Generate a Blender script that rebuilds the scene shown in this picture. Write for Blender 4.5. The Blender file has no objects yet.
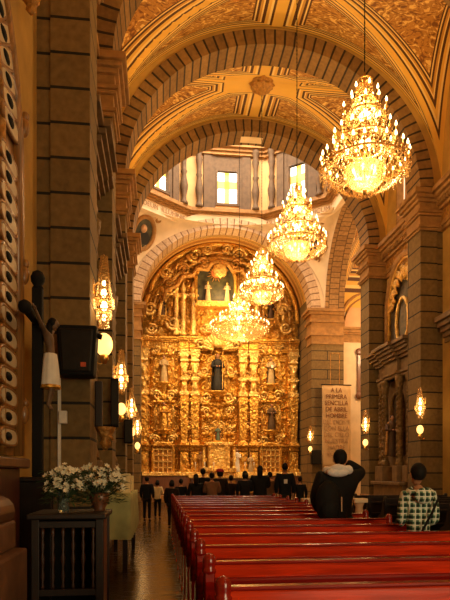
import bpy, bmesh, math, random
from mathutils import Vector, Matrix, noise
PI = math.pi
random.seed(7)
S = bpy.context.scene
COL = S.collection
# ------------------------------------------------------------ camera, world, lights, exposure
FOC, YAW, EYE, HORIZON = 560.0, math.radians(6.62), 1.5, 473.0
cam_data = bpy.data.cameras.new('camera')
cam = bpy.data.objects.new('camera', cam_data); COL.objects.link(cam)
cam_data.sensor_fit = 'VERTICAL'; cam_data.sensor_height = 24.0
cam_data.lens = FOC / 600.0 * 24.0
cam_data.shift_y = (HORIZON - 300.0) / 600.0
cam_data.clip_start = 0.05; cam_data.clip_end = 200
cam.location = (0, 0, EYE); cam.rotation_euler = (PI / 2, 0, -YAW)
S.camera = cam
W = bpy.data.worlds.new('dim_church_air'); S.world = W; W.use_nodes = True
W.node_tree.nodes['Background'].inputs[0].default_value = (1.0, 0.62, 0.30, 1)
W.node_tree.nodes['Background'].inputs[1].default_value = 0.035
S.view_settings.view_transform = 'Standard'; S.view_settings.look = 'None'
S.view_settings.gamma = 1.0; S.view_settings.use_curve_mapping = False
S.view_settings.exposure = 0.0
WARM = (1.0, 0.60, 0.22)
def lamp(name, kind, loc, power, color=WARM, size=0.3, aim=None, spot=None):
    d = bpy.data.lights.new(name, kind); d.energy = power; d.color = color
    if kind == 'AREA': d.size = size
    else: d.shadow_soft_size = size
    if spot: d.spot_size = math.radians(spot); d.spot_blend = 0.8
    o = bpy.data.objects.new(name, d); COL.objects.link(o); o.location = loc
    if aim is not None:
        o.rotation_euler = (Vector(aim) - Vector(loc)).to_track_quat('-Z', 'Y').to_euler()
    return o
# unseen uplights added at cornice height to brighten the vault
UP = 350
for y in (0.2, 5.0, 10.3, 14.6, 19.1):
    for x in (-0.95, 7.95):
        lamp('added_vault_uplight', 'SPOT', (x, y, 10.45), UP, (1.0, 0.60, 0.19), 0.15, (3.5 + (3.5 - x) * 0.12, y, 14.9), 150)
lamp('assumed_dome_daylight', 'AREA', (3.5, 25.3, 19.4), 1400, (1.0, 0.80, 0.58), 5.0, (3.5, 25.4, 0))  # unseen area lamp under the dome, assumed daylight from above
for x in (0.2, 6.8):      # unseen flood lamps added before the chancel arch to brighten the altarpiece
    lamp('added_altar_flood', 'SPOT', (x, 26.6, 10.6), 1450, (1.0, 0.62, 0.21), 0.12, (3.5, 32.0, 6.0), 75)
lamp('added_altar_upper_flood', 'SPOT', (3.5, 29.6, 9.4), 420, (1.0, 0.66, 0.28), 0.12, (3.5, 32.0, 13.2), 120)  # unseen spot added to brighten the upper altarpiece and its vault
lamp('added_transept_lamp', 'POINT', (12.0, 25.0, 8.5), 900, (1.0, 0.66, 0.32), 0.4)  # unseen lamp added to brighten the right transept
lamp('added_transept_lamp', 'POINT', (-4.5, 26.0, 8.5), 300, (1.0, 0.66, 0.32), 0.4)  # unseen lamp added to brighten the left transept

lamp('chancel_fill', 'POINT', (3.5, 30.4, 11.6), 160, (1.0, 0.60, 0.22), 0.3)  # unseen fill light added to brighten the chancel vault
# the nave goes on behind the camera: two assumed lights and assumed entrance daylight, all unseen
for y in (4.5, -0.4): lamp('assumed_entrance_bay_light', 'POINT', (3.5, y, 7.2), 75, (1.0, 0.66, 0.30), 0.6)  # assumed point lamps out of view, no chandeliers modelled here
lamp('assumed_entrance_daylight', 'AREA', (3.6, -3.3, 2.4), 270, (0.95, 0.80, 0.46), 3.0, (3.2, 6.0, 1.2))  # unseen area lamp added to light the pew backs; assumed doorway, none modelled

# ------------------------------------------------------------ helpers
def tag(o, label=None, cat=None, group=None, kind=None):
    if label: o['label'] = label
    if cat: o['category'] = cat
    if group: o['group'] = group
    if kind: o['kind'] = kind
    return o
def empty(name, loc=(0, 0, 0), rz=0.0, label=None, cat=None, group=None, kind=None, parent=None):
    o = bpy.data.objects.new(name, None); COL.objects.link(o)
    o.empty_display_size = 0.1
    o.location = loc; o.rotation_euler = (0, 0, rz)
    if parent: o.parent = parent
    return tag(o, label, cat, group, kind)
class MB:
    """collects shapes of one object"""
    def __init__(s, M=None):
        s.bm = bmesh.new(); s.M = M or Matrix(); s.uv = s.bm.loops.layers.uv.new('UVMap')
    def v(s, p): return s.bm.verts.new(s.M @ Vector(p))
    def f(s, vs, uvs=None):
        try: fc = s.bm.faces.new(vs)
        except ValueError: return None
        if uvs:
            for l, u in zip(fc.loops, uvs): l[s.uv].uv = u
        return fc
    def box(s, c, d, R=None, b=0.0):
        hx, hy, hz = d[0] / 2, d[1] / 2, d[2] / 2
        T = Matrix.Translation(c) @ (R.to_4x4() if R else Matrix())
        q = [s.v(T @ Vector((x * hx, y * hy, z * hz))) for x in (-1, 1) for y in (-1, 1) for z in (-1, 1)]
        fs = [s.f([q[i] for i in k]) for k in ((0, 1, 3, 2), (4, 6, 7, 5), (0, 4, 5, 1), (2, 3, 7, 6), (0, 2, 6, 4), (1, 5, 7, 3))]
        if b > 0:
            es = list({e for fc in fs for e in fc.edges})
            bmesh.ops.bevel(s.bm, geom=es, offset=b, segments=2, profile=0.5, affect='EDGES')
        return s
    def bx(s, x0, x1, y0, y1, z0, z1, b=0.0):
        return s.box(((x0 + x1) / 2, (y0 + y1) / 2, (z0 + z1) / 2), (abs(x1 - x0), abs(y1 - y0), abs(z1 - z0)), None, b)
    def lathe(s, prof, c=(0, 0, 0), n=16, sx=1.0, sy=1.0, fn=None, a0=0.0, a1=2 * PI, R=None):
        full = abs(a1 - a0 - 2 * PI) < 1e-6
        m = n if full else n + 1
        rings = []
        for (r, z) in prof:
            ring = []
            for i in range(m):
                a = a0 + (a1 - a0) * i / n
                rr = r * (fn(a, z) if fn else 1.0)
                p = Vector((rr * math.cos(a) * sx, rr * math.sin(a) * sy, z))
                if R: p = R @ p
                ring.append(s.v(p + Vector(c)))
            rings.append(ring)
        for j in range(len(prof) - 1):
            for i in range(n):
                k = (i + 1) % m
                s.f([rings[j][i], rings[j][k], rings[j + 1][k], rings[j + 1][i]])
        if full:
            if prof[0][0] > 1e-4: s.f(rings[0][::-1])
            if prof[-1][0] > 1e-4: s.f(rings[-1])
        return s
    def tube(s, pts, r, n=6, cap=True):
        pts = [Vector(p) for p in pts]
        rs = r if isinstance(r, (list, tuple)) else [r] * len(pts)
        up = Vector((0, 0, 1)); rings = []
        for i, p in enumerate(pts):
            d = (pts[min(i + 1, len(pts) - 1)] - pts[max(i - 1, 0)])
            if d.length < 1e-9: d = Vector((0, 0, 1))
            d.normalize()
            ref = up if abs(d.z) < 0.95 else Vector((1, 0, 0))
            a = d.cross(ref).normalized(); bb = d.cross(a).normalized()
            rings.append([s.v(p + (a * math.cos(2 * PI * k / n) + bb * math.sin(2 * PI * k / n)) * rs[i]) for k in range(n)])
        for j in range(len(pts) - 1):
            for k in range(n):
                s.f([rings[j][k], rings[j][(k + 1) % n], rings[j + 1][(k + 1) % n], rings[j + 1][k]])
        if cap: s.f(rings[0][::-1]); s.f(rings[-1])
        return s
    def ball(s, c, r, n=10, m=7, R=None):
        if not isinstance(r, (list, tuple)): r = (r, r, r)
        prof = [(math.sin(PI * k / m) if 0 < k < m else 0.0005, -math.cos(PI * k / m)) for k in range(m + 1)]
        rings = []
        for (q, z) in prof:
            ring = []
            for i in range(n):
                a = 2 * PI * i / n
                p = Vector((q * math.cos(a) * r[0], q * math.sin(a) * r[1], z * r[2]))
                if R: p = R @ p
                ring.append(s.v(p + Vector(c)))
            rings.append(ring)
        for j in range(m):
            for i in range(n):
                s.f([rings[j][i], rings[j][(i + 1) % n], rings[j + 1][(i + 1) % n], rings[j + 1][i]])
        return s
    def octa(s, c, r, h):
        x, y, z = c
        q = [s.v((x + r, y, z)), s.v((x, y + r, z)), s.v((x - r, y, z)), s.v((x, y - r, z))]
        t = s.v((x, y, z + h)); b = s.v((x, y, z - h))
        for i in range(4):
            s.f([q[i], q[(i + 1) % 4], t]); s.f([q[(i + 1) % 4], q[i], b])
        return s
    def poly(s, pts, depth):
        """flat outline (list of 3-D points) pushed along the vector depth"""
        d = Vector(depth)
        a = [s.v(p) for p in pts]; b = [s.v(Vector(p) + d) for p in pts]
        s.f(a[::-1]); s.f(b)
        for i in range(len(pts)):
            j = (i + 1) % len(pts); s.f([a[i], a[j], b[j], b[i]])
        return s
    def grid(s, fn, nu, nv, flip=False):
        """fn(i/nu, j/nv) -> (point, uv)"""
        g = [[fn(i / nu, j / nv) for j in range(nv + 1)] for i in range(nu + 1)]
        vs = [[s.v(c[0]) for c in row] for row in g]
        for i in range(nu):
            for j in range(nv):
                k = [(i, j), (i + 1, j), (i + 1, j + 1), (i, j + 1)]
                if flip: k = k[::-1]
                s.f([vs[a][b] for a, b in k], [g[a][b][1] for a, b in k])
        return s
    def build(s, name, mat=None, parent=None, smooth=False, label=None, cat=None, group=None, kind=None, normals=True):
        if normals: bmesh.ops.recalc_face_normals(s.bm, faces=s.bm.faces)
        me = bpy.data.meshes.new(name)
        if parent is not None and getattr(s, 'world', False):
            T, p = Matrix(), parent
            while p is not None: T = p.matrix_basis @ T; p = p.parent
            s.bm.transform(T.inverted())
        s.bm.to_mesh(me); s.bm.free()
        if smooth: me.polygons.foreach_set('use_smooth', [True] * len(me.polygons))
        if mat: me.materials.append(mat)
        o = bpy.data.objects.new(name, me); COL.objects.link(o)
        if parent is not None: o.parent = parent
        return tag(o, label, cat, group, kind)
class WB(MB):
    """world coordinates, child of an Empty at the thing's base"""
    world = True
def kids(o): return [c for c in o.children]
def copy_tree(o, parent=None):
    c = o.copy(); COL.objects.link(c)
    if parent is not None: c.parent = parent
    for ch in kids(o): copy_tree(ch, c)
    return c
def scroll(mb, c, r, turns=1.4, t=0.03, plane='xz', sx=1, sz=1, n=16, a0=0.0):
    """carved spiral scroll"""
    pts = []
    for i in range(n + 1):
        k = i / n; a = a0 + turns * 2 * PI * k; rr = r * (1 - 0.82 * k)
        x, z = sx * rr * math.cos(a), sz * rr * math.sin(a)
        pts.append((c[0] + x, c[1], c[2] + z) if plane == 'xz' else (c[0], c[1] + x, c[2] + z))
    mb.tube(pts, [t * (1 - 0.4 * i / n) for i in range(n + 1)], 6)
# ------------------------------------------------------------ materials
def new_mat(name):
    m = bpy.data.materials.new(name); m.use_nodes = True
    nt = m.node_tree; nt.nodes.clear()
    out = nt.nodes.new('ShaderNodeOutputMaterial')
    b = nt.nodes.new('ShaderNodeBsdfPrincipled'); nt.links.new(b.outputs[0], out.inputs[0])
    return m, nt, b, out
def N(nt, t, **k):
    n = nt.nodes.new(t)
    for a, v in k.items():
        if a.startswith('i'): n.inputs[int(a[1:])].default_value = v
        else: setattr(n, a, v)
    return n
def M2(nt, op, a, b=None, c=None):
    n = nt.nodes.new('ShaderNodeMath'); n.operation = op
    for k, x in enumerate((a, b, c)):
        if x is None: continue
        if hasattr(x, 'links') or hasattr(x, 'is_linked'): nt.links.new(x, n.inputs[k])
        else: n.inputs[k].default_value = x
    return n.outputs[0]
def ramp(nt, fac, stops, constant=False):
    r = nt.nodes.new('ShaderNodeValToRGB'); e = r.color_ramp
    e.interpolation = 'CONSTANT' if constant else 'LINEAR'
    while len(e.elements) > 1: e.elements.remove(e.elements[-1])
    e.elements[0].position = stops[0][0]; e.elements[0].color = (*stops[0][1], 1)
    for p, c in stops[1:]:
        x = e.elements.new(p); x.color = (*c, 1)
    nt.links.new(fac, r.inputs[0]); return r.outputs[0]
def coords(nt): return nt.nodes.new('ShaderNodeTexCoord').outputs['Object']
def plain(name, c, rough=0.6, metal=0.0, var=0.25, scale=6.0, bump=0.0, spec=0.5, coat=0.0):
    m, nt, b, o = new_mat(name)
    n = N(nt, 'ShaderNodeTexNoise'); n.inputs['Scale'].default_value = scale; n.inputs['Detail'].default_value = 4
    nt.links.new(coords(nt), n.inputs['Vector'])
    lo = tuple(x * (1 - var) for x in c); hi = tuple(min(1, x * (1 + var)) for x in c)
    nt.links.new(ramp(nt, n.outputs[0], [(0.3, lo), (0.7, hi)]), b.inputs['Base Color'])
    b.inputs['Roughness'].default_value = rough; b.inputs['Metallic'].default_value = metal
    b.inputs['Specular IOR Level'].default_value = spec; b.inputs['Coat Weight'].default_value = coat
    if bump:
        bp = N(nt, 'ShaderNodeBump'); bp.inputs['Strength'].default_value = bump; bp.inputs['Distance'].default_value = 0.02
        nt.links.new(n.outputs[0], bp.inputs['Height']); nt.links.new(bp.outputs[0], b.inputs['Normal'])
    return m
def ashlar(name, c1, c2, joint, bw=0.9, bh=0.5, ms=0.012, rough=0.8, uv=False):
    m, nt, b, o = new_mat(name)
    if uv:
        vec = nt.nodes.new('ShaderNodeTexCoord').outputs['UV']
    else:
        s = nt.nodes.new('ShaderNodeSeparateXYZ'); nt.links.new(coords(nt), s.inputs[0])
        k = nt.nodes.new('ShaderNodeCombineXYZ')
        nt.links.new(M2(nt, 'ADD', s.outputs[0], s.outputs[1]), k.inputs[0]); nt.links.new(s.outputs[2], k.inputs[1])
        vec = k.outputs[0]
    br = nt.nodes.new('ShaderNodeTexBrick'); nt.links.new(vec, br.inputs['Vector'])
    br.inputs['Color1'].default_value = (*c1, 1); br.inputs['Color2'].default_value = (*c2, 1); br.inputs['Mortar'].default_value = (*joint, 1)
    br.inputs['Scale'].default_value = 1.0; br.inputs['Mortar Size'].default_value = ms; br.inputs['Mortar Smooth'].default_value = 0.15
    br.inputs['Brick Width'].default_value = bw; br.inputs['Row Height'].default_value = bh
    n = N(nt, 'ShaderNodeTexNoise'); n.inputs['Scale'].default_value = 9; n.inputs['Detail'].default_value = 5
    nt.links.new(coords(nt), n.inputs['Vector'])
    mx = nt.nodes.new('ShaderNodeMix'); mx.data_type = 'RGBA'; mx.blend_type = 'MULTIPLY'; mx.inputs[0].default_value = 1.0
    nt.links.new(br.outputs[0], mx.inputs['A'])
    nt.links.new(ramp(nt, n.outputs[0], [(0.25, (0.62, 0.60, 0.56)), (0.7, (1.0, 1.0, 1.0))]), mx.inputs['B'])
    nt.links.new(mx.outputs['Result'], b.inputs['Base Color']); b.inputs['Roughness'].default_value = rough
    h = M2(nt, 'SUBTRACT', M2(nt, 'MULTIPLY', n.outputs[0], 0.35), br.outputs['Fac'])
    bp = N(nt, 'ShaderNodeBump'); bp.inputs['Strength'].default_value = 0.5; bp.inputs['Distance'].default_value = 0.02
    nt.links.new(h, bp.inputs['Height']); nt.links.new(bp.outputs[0], b.inputs['Normal'])
    return m
def emit(name, c, k):
    m, nt, b, out = new_mat(name)
    b.inputs['Base Color'].default_value = (*c, 1); b.inputs['Emission Color'].default_value = (*c, 1); b.inputs['Emission Strength'].default_value = k
    return m
def vault_mat(name):
    """painted plaster vault: ochre bands set inside each other, foliage panels in the middle of every cell"""
    m, nt, b, o = new_mat(name)
    s = nt.nodes.new('ShaderNodeSeparateXYZ'); nt.links.new(nt.nodes.new('ShaderNodeTexCoord').outputs['UV'], s.inputs[0])
    au = M2(nt, 'ABSOLUTE', s.outputs[0]); av = M2(nt, 'ABSOLUTE', s.outputs[1])
    mm = M2(nt, 'MAXIMUM', au, av)
    g = M2(nt, 'MULTIPLY', M2(nt, 'ABSOLUTE', M2(nt, 'SUBTRACT', au, av)), 0.85)
    d = M2(nt, 'MINIMUM', g, M2(nt, 'SUBTRACT', 1.0, mm))
    d = M2(nt, 'MINIMUM', d, M2(nt, 'SUBTRACT', mm, 0.22))
    d = M2(nt, 'MINIMUM', d, M2(nt, 'MULTIPLY', M2(nt, 'MINIMUM', au, av), 0.85))
    Y, BR, CR, RD, OC = (0.80, 0.46, 0.085), (0.10, 0.035, 0.010), (0.90, 0.64, 0.24), (0.36, 0.13, 0.03), (0.60, 0.30, 0.05)
    bands = ramp(nt, d, [(0.0, Y), (0.026, BR), (0.039, CR), (0.048, Y), (0.066, BR), (0.079, CR), (0.088, OC), (0.099, BR), (0.110, CR), (0.119, BR), (0.130, RD)], True)
    t = nt.nodes.new('ShaderNodeTexCoord').outputs['UV']
    ab = nt.nodes.new('ShaderNodeCombineXYZ'); nt.links.new(au, ab.inputs[0]); nt.links.new(av, ab.inputs[1])
    n = N(nt, 'ShaderNodeTexNoise'); n.inputs['Scale'].default_value = 17; n.inputs['Detail'].default_value = 3; n.inputs['Distortion'].default_value = 2.2
    nt.links.new(ab.outputs[0], n.inputs['Vector'])
    leaf = ramp(nt, n.outputs[0], [(0.0, (0.09, 0.028, 0.006)), (0.38, (0.22, 0.075, 0.014)), (0.47, (0.52, 0.24, 0.04)), (0.56, (0.46, 0.20, 0.034)), (0.60, (0.85, 0.55, 0.17))])
    mx = nt.nodes.new('ShaderNodeMix'); mx.data_type = 'RGBA'
    nt.links.new(M2(nt, 'GREATER_THAN', d, 0.130), mx.inputs[0]); nt.links.new(bands, mx.inputs['A']); nt.links.new(leaf, mx.inputs['B'])
    nt.links.new(mx.outputs['Result'], b.inputs['Base Color']); b.inputs['Roughness'].default_value = 0.55
    bp = N(nt, 'ShaderNodeBump'); bp.inputs['Strength'].default_value = 0.6; bp.inputs['Distance'].default_value = 0.04
    bw = nt.nodes.new('ShaderNodeRGBToBW'); nt.links.new(mx.outputs['Result'], bw.inputs[0])
    nt.links.new(bw.outputs[0], bp.inputs['Height']); nt.links.new(bp.outputs[0], b.inputs['Normal'])
    return m
def gold_mat(name, c=(0.78, 0.43, 0.085), rough=0.36, metal=0.7, scale=13, bump=0.045):
    m, nt, b, o = new_mat(name)
    v = nt.nodes.new('ShaderNodeTexVoronoi'); v.feature = 'SMOOTH_F1'; v.inputs['Scale'].default_value = scale * 0.55; v.inputs['Smoothness'].default_value = 0.35
    n = N(nt, 'ShaderNodeTexNoise'); n.inputs['Scale'].default_value = scale; n.inputs['Detail'].default_value = 5
    co = coords(nt); nt.links.new(co, n.inputs['Vector'])
    w = nt.nodes.new('ShaderNodeMix'); w.data_type = 'RGBA'; w.inputs[0].default_value = 0.12
    nt.links.new(co, w.inputs['A']); nt.links.new(n.outputs['Color'], w.inputs['B']); nt.links.new(w.outputs['Result'], v.inputs['Vector'])
    nt.links.new(ramp(nt, n.outputs[0], [(0.3, tuple(x * .62 for x in c)), (0.55, c), (0.75, tuple(min(1, x * 1.2) for x in c))]), b.inputs['Base Color'])
    b.inputs['Roughness'].default_value = rough; b.inputs['Metallic'].default_value = metal
    h = M2(nt, 'ADD', M2(nt, 'MULTIPLY', v.outputs['Distance'], 1.2), M2(nt, 'MULTIPLY', n.outputs[0], 0.5))
    bp = N(nt, 'ShaderNodeBump'); bp.inputs['Strength'].default_value = 1.0; bp.inputs['Distance'].default_value = bump
    nt.links.new(h, bp.inputs['Height']); nt.links.new(bp.outputs[0], b.inputs['Normal'])
    return m
def crystal_mat(name):
    m = bpy.data.materials.new(name); m.use_nodes = True; nt = m.node_tree; nt.nodes.clear()
    out = nt.nodes.new('ShaderNodeOutputMaterial')
    tl = nt.nodes.new('ShaderNodeBsdfTranslucent'); tl.inputs[0].default_value = (0.80, 0.56, 0.26, 1)
    gl = nt.nodes.new('ShaderNodeBsdfGlossy'); gl.inputs[0].default_value = (1, 0.85, 0.6, 1); gl.inputs[1].default_value = 0.12
    tr = nt.nodes.new('ShaderNodeBsdfTransparent')
    a = nt.nodes.new('ShaderNodeMixShader'); a.inputs[0].default_value = 0.45
    nt.links.new(tl.outputs[0], a.inputs[1]); nt.links.new(gl.outputs[0], a.inputs[2])
    c = nt.nodes.new('ShaderNodeMixShader'); c.inputs[0].default_value = 0.35
    nt.links.new(a.outputs[0], c.inputs[1]); nt.links.new(tr.outputs[0], c.inputs[2])
    nt.links.new(c.outputs[0], out.inputs[0]); return m
def plank_mat(name, c1, c2, gap, rough):
    m, nt, b, o = new_mat(name)
    br = nt.nodes.new('ShaderNodeTexBrick'); nt.links.new(coords(nt), br.inputs['Vector'])
    br.inputs['Color1'].default_value = (*c1, 1); br.inputs['Color2'].default_value = (*c2, 1); br.inputs['Mortar'].default_value = (*gap, 1)
    br.inputs['Scale'].default_value = 1; br.inputs['Brick Width'].default_value = 1.3; br.inputs['Row Height'].default_value = 0.16; br.inputs['Mortar Size'].default_value = 0.006
    mp = nt.nodes.new('ShaderNodeMapping'); mp.inputs['Scale'].default_value = (1.5, 18, 1); nt.links.new(coords(nt), mp.inputs[0])
    n = N(nt, 'ShaderNodeTexNoise'); n.inputs['Scale'].default_value = 2; n.inputs['Detail'].default_value = 5; nt.links.new(mp.outputs[0], n.inputs['Vector'])
    mx = nt.nodes.new('ShaderNodeMix'); mx.data_type = 'RGBA'; mx.blend_type = 'MULTIPLY'; mx.inputs[0].default_value = 1
    nt.links.new(br.outputs[0], mx.inputs['A']); nt.links.new(ramp(nt, n.outputs[0], [(0.3, (0.5, 0.5, 0.5)), (0.7, (1, 1, 1))]), mx.inputs['B'])
    nt.links.new(mx.outputs['Result'], b.inputs['Base Color'])
    nt.links.new(ramp(nt, n.outputs[0], [(0.3, (rough * 1.5,) * 3), (0.7, (rough * 0.8,) * 3)]), b.inputs['Roughness'])
    return m
def wood_mat(name, c, rough=0.3, coat=0.4, axis=0, var=0.45):
    m, nt, b, o = new_mat(name)
    mp = nt.nodes.new('ShaderNodeMapping'); sc = [14, 14, 14]; sc[axis] = 0.9; mp.inputs['Scale'].default_value = sc
    nt.links.new(coords(nt), mp.inputs[0])
    n = N(nt, 'ShaderNodeTexNoise'); n.inputs['Scale'].default_value = 2; n.inputs['Detail'].default_value = 6; n.inputs['Distortion'].default_value = 0.6
    nt.links.new(mp.outputs[0], n.inputs['Vector'])
    nt.links.new(ramp(nt, n.outputs[0], [(0.3, tuple(x * (1 - var) for x in c)), (0.7, tuple(min(1, x * (1 + var)) for x in c))]), b.inputs['Base Color'])
    b.inputs['Roughness'].default_value = rough; b.inputs['Coat Weight'].default_value = coat; b.inputs['Coat Roughness'].default_value = 0.15
    return m
def plaid_mat(name):
    m, nt, b, o = new_mat(name)
    s = nt.nodes.new('ShaderNodeSeparateXYZ'); nt.links.new(coords(nt), s.inputs[0])
    def stripes(sock, per, w, off=0.0):
        return M2(nt, 'LESS_THAN', M2(nt, 'FRACT', M2(nt, 'ADD', M2(nt, 'DIVIDE', sock, per), off)), w)
    hx = M2(nt, 'ADD', stripes(s.outputs[0], 0.058, 0.48), stripes(s.outputs[2], 0.058, 0.48))
    base = ramp(nt, M2(nt, 'MULTIPLY', hx, 0.5), [(0.0, (0.62, 0.68, 0.50)), (0.3, (0.08, 0.17, 0.09)), (0.8, (0.008, 0.022, 0.014))], True)
    thin = M2(nt, 'MAXIMUM', stripes(s.outputs[0], 0.058, 0.17, 0.24), stripes(s.outputs[2], 0.058, 0.17, 0.24))
    mx = nt.nodes.new('ShaderNodeMix'); mx.data_type = 'RGBA'; nt.links.new(thin, mx.inputs[0]); nt.links.new(base, mx.inputs['A'])
    mx.inputs['B'].default_value = (0.75, 0.74, 0.62, 1)
    nt.links.new(mx.outputs['Result'], b.inputs['Base Color']); b.inputs['Roughness'].default_value = 0.9
    return m
STONE = ashlar('brown_ashlar_stone', (0.27, 0.165, 0.052), (0.185, 0.115, 0.036), (0.012, 0.009, 0.004), 60.0, 0.5, 0.022)
STONE_ARCH = ashlar('arch_voussoir_stone', (0.33, 0.175, 0.052), (0.22, 0.115, 0.034), (0.03, 0.015, 0.006), 0.28, 4.0, 0.03, uv=True)
STONE_PALE = ashlar('pale_voussoir_stone', (0.72, 0.52, 0.34), (0.60, 0.41, 0.25), (0.26, 0.14, 0.07), 0.33, 4.0, 0.03, uv=True)
BRICK = ashlar('transept_brick', (0.44, 0.25, 0.09), (0.34, 0.18, 0.06), (0.12, 0.06, 0.02), 0.26, 0.5, 0.02, uv=True)
MOULD = plain('moulded_stone', (0.36, 0.18, 0.05), 0.7, 0, 0.25, 5, 0.3)
PLASTER = plain('ochre_plaster', (0.52, 0.31, 0.075), 0.8, 0, 0.15, 2)
CREAM = plain('cream_plaster', (0.80, 0.62, 0.40), 0.8, 0, 0.1, 2)
PINK = plain('rose_plaster', (0.72, 0.42, 0.22), 0.8, 0, 0.1, 2)
VAULT = vault_mat('painted_vault')
GOLD = gold_mat('gilded_carving')
GOLD_DK = gold_mat('old_gilding', (0.50, 0.24, 0.05), 0.45, 0.4)
GOLD_LT = gold_mat('bright_gilding', (0.98, 0.64, 0.20), 0.32, 0.55)
DARKPAINT = plain('dark_painting', (0.06, 0.04, 0.02), 0.5, 0, 0.8, 5)
DARKGREEN = plain('dark_green_painting', (0.045, 0.04, 0.014), 0.5, 0, 0.7, 4)
CRYSTAL = crystal_mat('cut_crystal')
BULB = emit('lit_bulb', (1.0, 0.72, 0.34), 9.0)
GLOBE = emit('lit_globe', (1.0, 0.56, 0.16), 2.2)
BRASS = plain('brass', (0.70, 0.42, 0.12), 0.3, 0.9, 0.2, 8)
IRON = plain('dark_iron', (0.02, 0.016, 0.012), 0.5, 0.6, 0.2, 8)
PEW = wood_mat('red_lacquered_wood', (0.60, 0.036, 0.005), 0.24, 0.25, 0, 0.45)
PEW_DK = wood_mat('crimson_wood_and_shade', (0.24, 0.008, 0.004), 0.2, 0.3, 0, 0.35)  # also carries the shaded band and shadow line of the pew backs
DARKWOOD = wood_mat('dark_brown_wood', (0.014, 0.006, 0.003), 0.55, 0.0, 2)
REDWOOD = wood_mat('reddish_brown_wood', (0.16, 0.055, 0.02), 0.45, 0.2, 2)
FLOOR = plank_mat('worn_floor_boards', (0.06, 0.030, 0.007), (0.042, 0.021, 0.005), (0.012, 0.006, 0.002), 0.2)
BLACK = plain('black_matt', (0.008, 0.0075, 0.007), 0.75, 0, 0.2, 10, 0, 0.2)
WHITE = plain('white_cloth', (0.78, 0.74, 0.66), 0.85, 0, 0.1, 8)
CLOTH_GREEN = plain('pale_green_cloth', (0.36, 0.36, 0.15), 0.9, 0, 0.2, 4)
SKIN = plain('skin', (0.42, 0.20, 0.10), 0.6, 0, 0.1, 6)
HAIR = plain('dark_hair', (0.008, 0.006, 0.004), 0.7, 0, 0.3, 30, 0, 0.2)
# ------------------------------------------------------------ the building
XL, XR, XC = -1.0, 8.0, 3.5          # pilaster faces, nave axis
WL, WR = -1.75, 8.75                 # wall planes
ZS, RX, RZ = 10.2, 4.5, 4.15         # springing, transverse arch
VX, VZ = 5.25, 4.75                  # vault
CY, CYR = 25.35, 3.65                # crossing centre, half depth
def struct(mb, name, mat, label, cat='wall', smooth=False, parent=None):
    if parent: return mb.build(name, mat, parent, smooth)
    return mb.build(name, mat, None, smooth, label, cat, None, 'structure')
struct(MB().bx(-2.2, 9.2, -4, 33.5, -0.2, 0), 'floor', FLOOR, 'worn brown plank floor running up the side aisle', 'floor')
struct(MB().bx(9.2, 16, 21, 31, -0.2, 0).bx(-8, -2.2, 21, 31, -0.2, 0), 'floor_transept', FLOOR, 'plank floor of the side transepts', 'floor')
def wall_side(x0, x1, name, lab, gaps):
    m = MB()
    ys = [-3] + [g for pr in gaps for g in pr[:2]] + [21.0]
    m.bx(x0, x1, -3, 21.7, 0, 15.2)
    return struct(m, name, PLASTER, lab)
struct(MB().bx(WL - 0.4, WL, -4, 21.7, 0, 15.2), 'wall_left', PLASTER, 'ochre plaster side wall behind the stone piers by the crucifix')
mw = MB()                            # right wall, open at the clerestory window
for (a, b, z0, z1) in ((-4, 18.4, 0, 15.2), (19.8, 21.7, 0, 15.2), (18.4, 19.8, 0, 10.75), (18.4, 19.8, 12.4, 15.2)):
    mw.bx(WR, WR + 0.4, a, b, z0, z1)
struct(mw, 'wall_right', PLASTER, 'ochre plaster side wall behind the gilded arched painting')
# piers: front pilaster and a wider backing strip, with moulded capital
def pier(y0, y1, side, name, lab, h=ZS):
    s = 1 if side == 'r' else -1
    xf = XR if s > 0 else XL
    p = empty(name, ((xf + s * 0.4), (y0 + y1) / 2, 0), 0, lab, 'pillar', None, 'structure')
    WB().bx(xf, xf + s * 0.55, y0, y1, 0, h).build('shaft', STONE, p)
    WB().bx(xf + s * 0.5, xf + s * 0.9, y0 + 0.05, y1 + 0.12, 0, h).build('backing_strip', STONE, p)
    c = WB()
    for (z0, z1, e) in ((9.00, 9.08, .05), (9.08, 9.16, .10), (9.16, 9.45, .03), (9.45, 9.52, .10), (9.52, 9.60, .15), (9.60, 9.85, .06), (9.85, 9.95, .14), (9.95, 10.05, .22), (10.05, 10.2, .30)):
        c.bx(xf - s * e, xf + s * 0.9, y0 - e, y1 + e, z0, z1, 0.015)
    c.build('capital', MOULD, p)
    b = WB()
    for (z0, z1, e) in ((0, .5, .10), (.5, .6, .06), (.6, .68, .03)):
        b.bx(xf - s * e, xf + s * 0.9, y0 - e, y1 + e, z0, z1, 0.015)
    b.build('plinth', MOULD, p)
    return p
AR = [(8.2, 9.1), (12.0, 12.9), (16.5, 17.4), (20.8, 21.7)]
nm = ['nearest', 'second', 'third', 'fourth']
for k, (a, b) in enumerate(AR):
    pier(a, b, 'l', 'pillar_left_%d' % (k + 1), nm[k] + ' stone block pier of the left wall counted from the crucifix')
    pier(a, b, 'r', 'pillar_right_%d' % (k + 1), ['stone pier of the right wall before the frame', 'stone pier of the right wall beside the first chandelier', 'stone block pier at the right edge of the picture', 'stone pier between the gilded arch painting and the transept'][k])
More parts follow.
